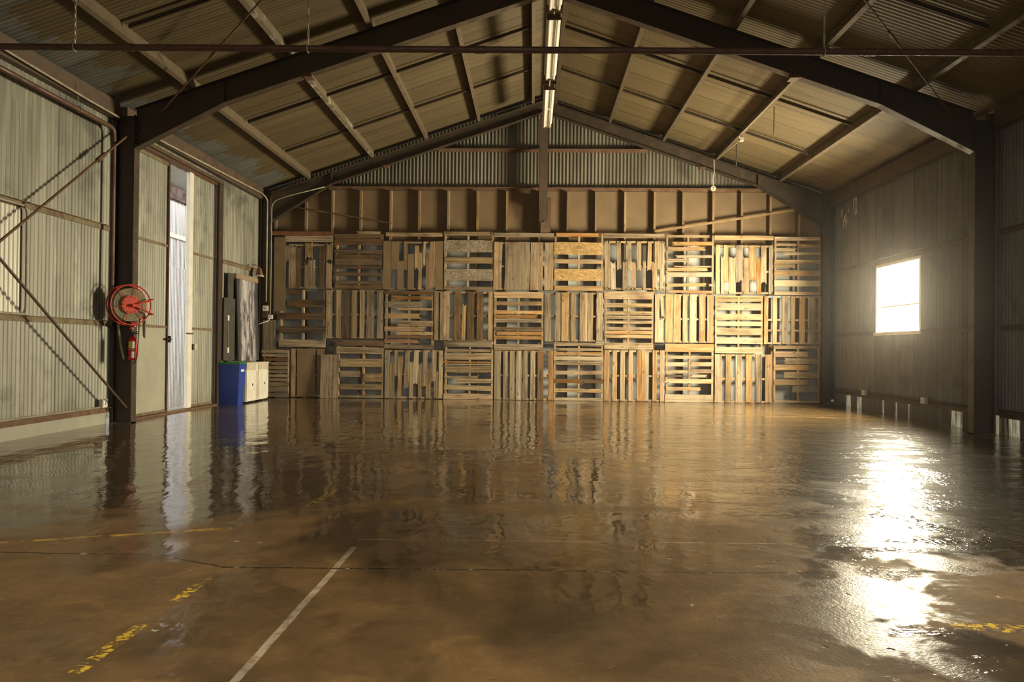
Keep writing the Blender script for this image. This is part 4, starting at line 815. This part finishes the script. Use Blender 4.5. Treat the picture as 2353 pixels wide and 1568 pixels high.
# hose tails and valve (kept in the turned frame: world offsets rotated back)
def wl_(p): 
    v=Vector(p)-C; a=-R(50); return (v.x*math.cos(a)-v.y*math.sin(a), v.x*math.sin(a)+v.y*math.cos(a), v.z)
m=MB(); m.tube([wl_(p) for p in [(-5.70,10.93,1.36),(-5.685,10.93,1.22),(-5.66,10.95,1.02),(-5.635,10.97,.89),(-5.63,10.97,.88)]],.017,8); part('hose_tail',m,M['hose'],t,True)
m=MB(); m.tube([wl_(p) for p in [(-5.40,11.03,1.52),(-5.40,11.02,1.30),(-5.395,11.02,1.20),(-5.385,11.02,1.17),(-5.376,11.02,1.25),(-5.38,11.03,1.48)]],.011,8); part('hose_loop',m,M['hose'],t,True)
m=MB(); m.tube([wl_(p) for p in [(-5.44,11.0,1.50),(-5.45,10.99,1.2),(-5.46,10.98,.92),(-5.48,10.98,.84),(-5.52,10.98,.83)]],.008,6); part('nozzle_line',m,M['pipe'],t,True)
m=MB(); m.cyl(wl_((-5.535,10.98,1.42)),wl_((-5.535,10.98,1.29)),.022,n=10); m.cyl(wl_((-5.535,10.98,1.36)),wl_((-5.535,10.98,1.33)),.036,n=10); m.cyl(wl_((-5.535,10.98,1.31)),wl_((-5.535,10.98,1.285)),.034,n=10); m.cyl(wl_((-5.535,10.98,1.325)),wl_((-5.475,10.95,1.325)),.011,n=8); part('stop_valve',m,M['redpaint'],t)
# extinguisher
xc,yc=-5.535,11.0
t=thing('fire_extinguisher','red fire extinguisher hanging under the hose reel','fire extinguisher',(xc,yc,.87))
m=MB(); m.lathe([(.045,0),(.052,.012),(.054,.02),(.054,.26),(.048,.29),(.030,.315),(.018,.325),(.018,.335)],(xc,yc,.865),20); obj('cylinder',m,M['redgloss'],t,smooth=True)
m=MB(); m.cyl((xc,yc,1.20),(xc,yc,1.232),.017,n=10); m.box(xc-.012,xc+.07,yc-.012,yc+.012,1.222,1.236); m.prism([(xc-.01,yc-.011,1.236),(xc+.075,yc-.011,1.252),(xc+.075,yc-.011,1.26),(xc-.01,yc-.011,1.246)],(0,.022,0)); obj('valve_handle',m,M['black'],t)
m=MB(); m.tube([(xc-.01,yc-.03,1.215),(xc-.05,yc-.05,1.19),(xc-.064,yc-.03,1.10),(xc-.064,yc-.02,.92)],.009,8); obj('discharge_hose',m,M['black'],t,smooth=True)
def wrap(a0,a1,z0,z1,mat,name):
    m=MB(); n=8; b=[]
    for i in range(n+1):
        a=a0+(a1-a0)*i/n
        for z in (z0,z1): m.v.append((xc+.0548*math.cos(a),yc+.0548*math.sin(a),z))
    for i in range(n): m.face((2*i,2*i+2,2*i+3,2*i+1))
    obj(name,m,mat,t)
wrap(-2.2,-1.35,1.03,1.12,M['yellow'],'yellow_label'); wrap(-1.3,-.5,1.03,1.12,M['label'],'white_label'); wrap(-1.4,-.6,.90,.985,M['label'],'inspection_label')
m=MB(); m.tube(arc((xc,yc,1.01),.0565,0,2*math.pi,20,(1,0,0),(0,1,0))[:-1],.003,5,closed=True); m.box(xc-.075,xc-.055,yc-.02,yc+.02,1.0,1.03); obj('bracket_band',m,M['conduit'],t)
# ------------------------------------------------------------------ cable coil in the far right corner
t=thing('cable_coil','black cable coiled on the floor at the foot of the back right column','cable coil',(5.88,16.62,0)); rng=random.Random(3)
m=MB()
for k in range(6):
    r=.24-.02*k+rng.uniform(-.01,.01); ox,oy=rng.uniform(-.03,.03),rng.uniform(-.03,.03)
    m.tube([(5.86+ox+r*math.cos(a)*.95,16.62+oy+r*math.sin(a),.012+.013*k+.006*math.sin(3*a+k)) for a in [2*math.pi*i/36 for i in range(36)]],.0115,7,closed=True)
obj('coil',m,M['black'],t,smooth=True)
m=MB(); m.tube([(5.86,16.40,.085),(5.83,16.36,.09),(5.80,16.36,.105)],.010,7); obj('cable_end',m,M['black'],t,smooth=True)
m=MB(); m.lathe([(.010,-.03),(.024,-.022),(.030,0),(.024,.022),(.010,.03)],(5.79,16.35,.112),14,0,'Y'); obj('plug',m,M['white'],t,smooth=True)

# ------------------------------------------------------------------ light
wd=bpy.data.worlds.new('sky'); S.world=wd; wd.use_nodes=True
bg=wd.node_tree.nodes['Background']; bg.inputs[0].default_value=(1.,.96,.90,1); bg.inputs[1].default_value=WORLD
def area(name,loc,rot,sx,sy,power,col):
    l=bpy.data.lights.new(name,'AREA'); l.shape='RECTANGLE'; l.size=sx; l.size_y=sy; l.energy=power; l.color=col
    o=bpy.data.objects.new(name,l); COL.objects.link(o); o.location=loc; o.rotation_euler=rot; l.spread=R(SPREAD); return o
# daylight: bright hazy sky right outside the window, shining in
area('window_daylight',(XR+.09,(WY0+WY1)/2,(WZ0+WZ1)/2),(0,math.pi/2,0),WZ1-WZ0-.06,WY1-WY0-.08,WINP,(1.,.88,.605))

# ------------------------------------------------------------------ camera
cam=bpy.data.cameras.new('camera'); cam.sensor_width=36; cam.lens=1890/2353*36; cam.clip_start=.05
co=bpy.data.objects.new('camera',cam); COL.objects.link(co)
yaw,pit,rol=.0247,.0086,.0105
F=Vector((-math.sin(yaw)*math.cos(pit),math.cos(yaw)*math.cos(pit),math.sin(pit))); R0=Vector((math.cos(yaw),math.sin(yaw),0)); U0=R0.cross(F)
RR=R0*math.cos(rol)+U0*math.sin(rol); UU=-R0*math.sin(rol)+U0*math.cos(rol)
mat=Matrix((RR,UU,-F)).transposed().to_4x4(); mat.translation=Vector((-.1277,0,1.0858)); co.matrix_world=mat
S.camera=co
vs=S.view_settings; vs.view_transform='Standard'; vs.look='None'; vs.gamma=1.; vs.exposure=EXPO; vs.use_curve_mapping=False
S.cycles.use_denoising=True; S.cycles.max_bounces=8; S.cycles.diffuse_bounces=4; S.cycles.glossy_bounces=4; S.cycles.volume_bounces=0; S.cycles.use_adaptive_sampling=True; S.cycles.adaptive_threshold=.05; S.cycles.sample_clamp_indirect=12.; S.cycles.blur_glossy=1.; S.cycles.caustics_reflective=True
if HAZE>0:  # added scattering volume, stands in for lens bloom at the window
    hz=MB(); hz.box(-12.,6.6,YN-.35,28.,-.45,7.)
    vm=bpy.data.materials.new('bloom_air'); vm.use_nodes=True; nt=vm.node_tree; nt.nodes.clear()
    vo=nt.nodes.new('ShaderNodeVolumeScatter'); vo.inputs['Density'].default_value=HAZE; vo.inputs['Anisotropy'].default_value=.93; vo.inputs['Color'].default_value=(1,.97,.9,1)
    oo=nt.nodes.new('ShaderNodeOutputMaterial'); nt.links.new(vo.outputs[0],oo.inputs['Volume'])
    h=obj('bloom_haze',hz,vm); h['kind']='stuff'; tag(h,'thin haze volume added to imitate lens bloom around the bright window','haze')
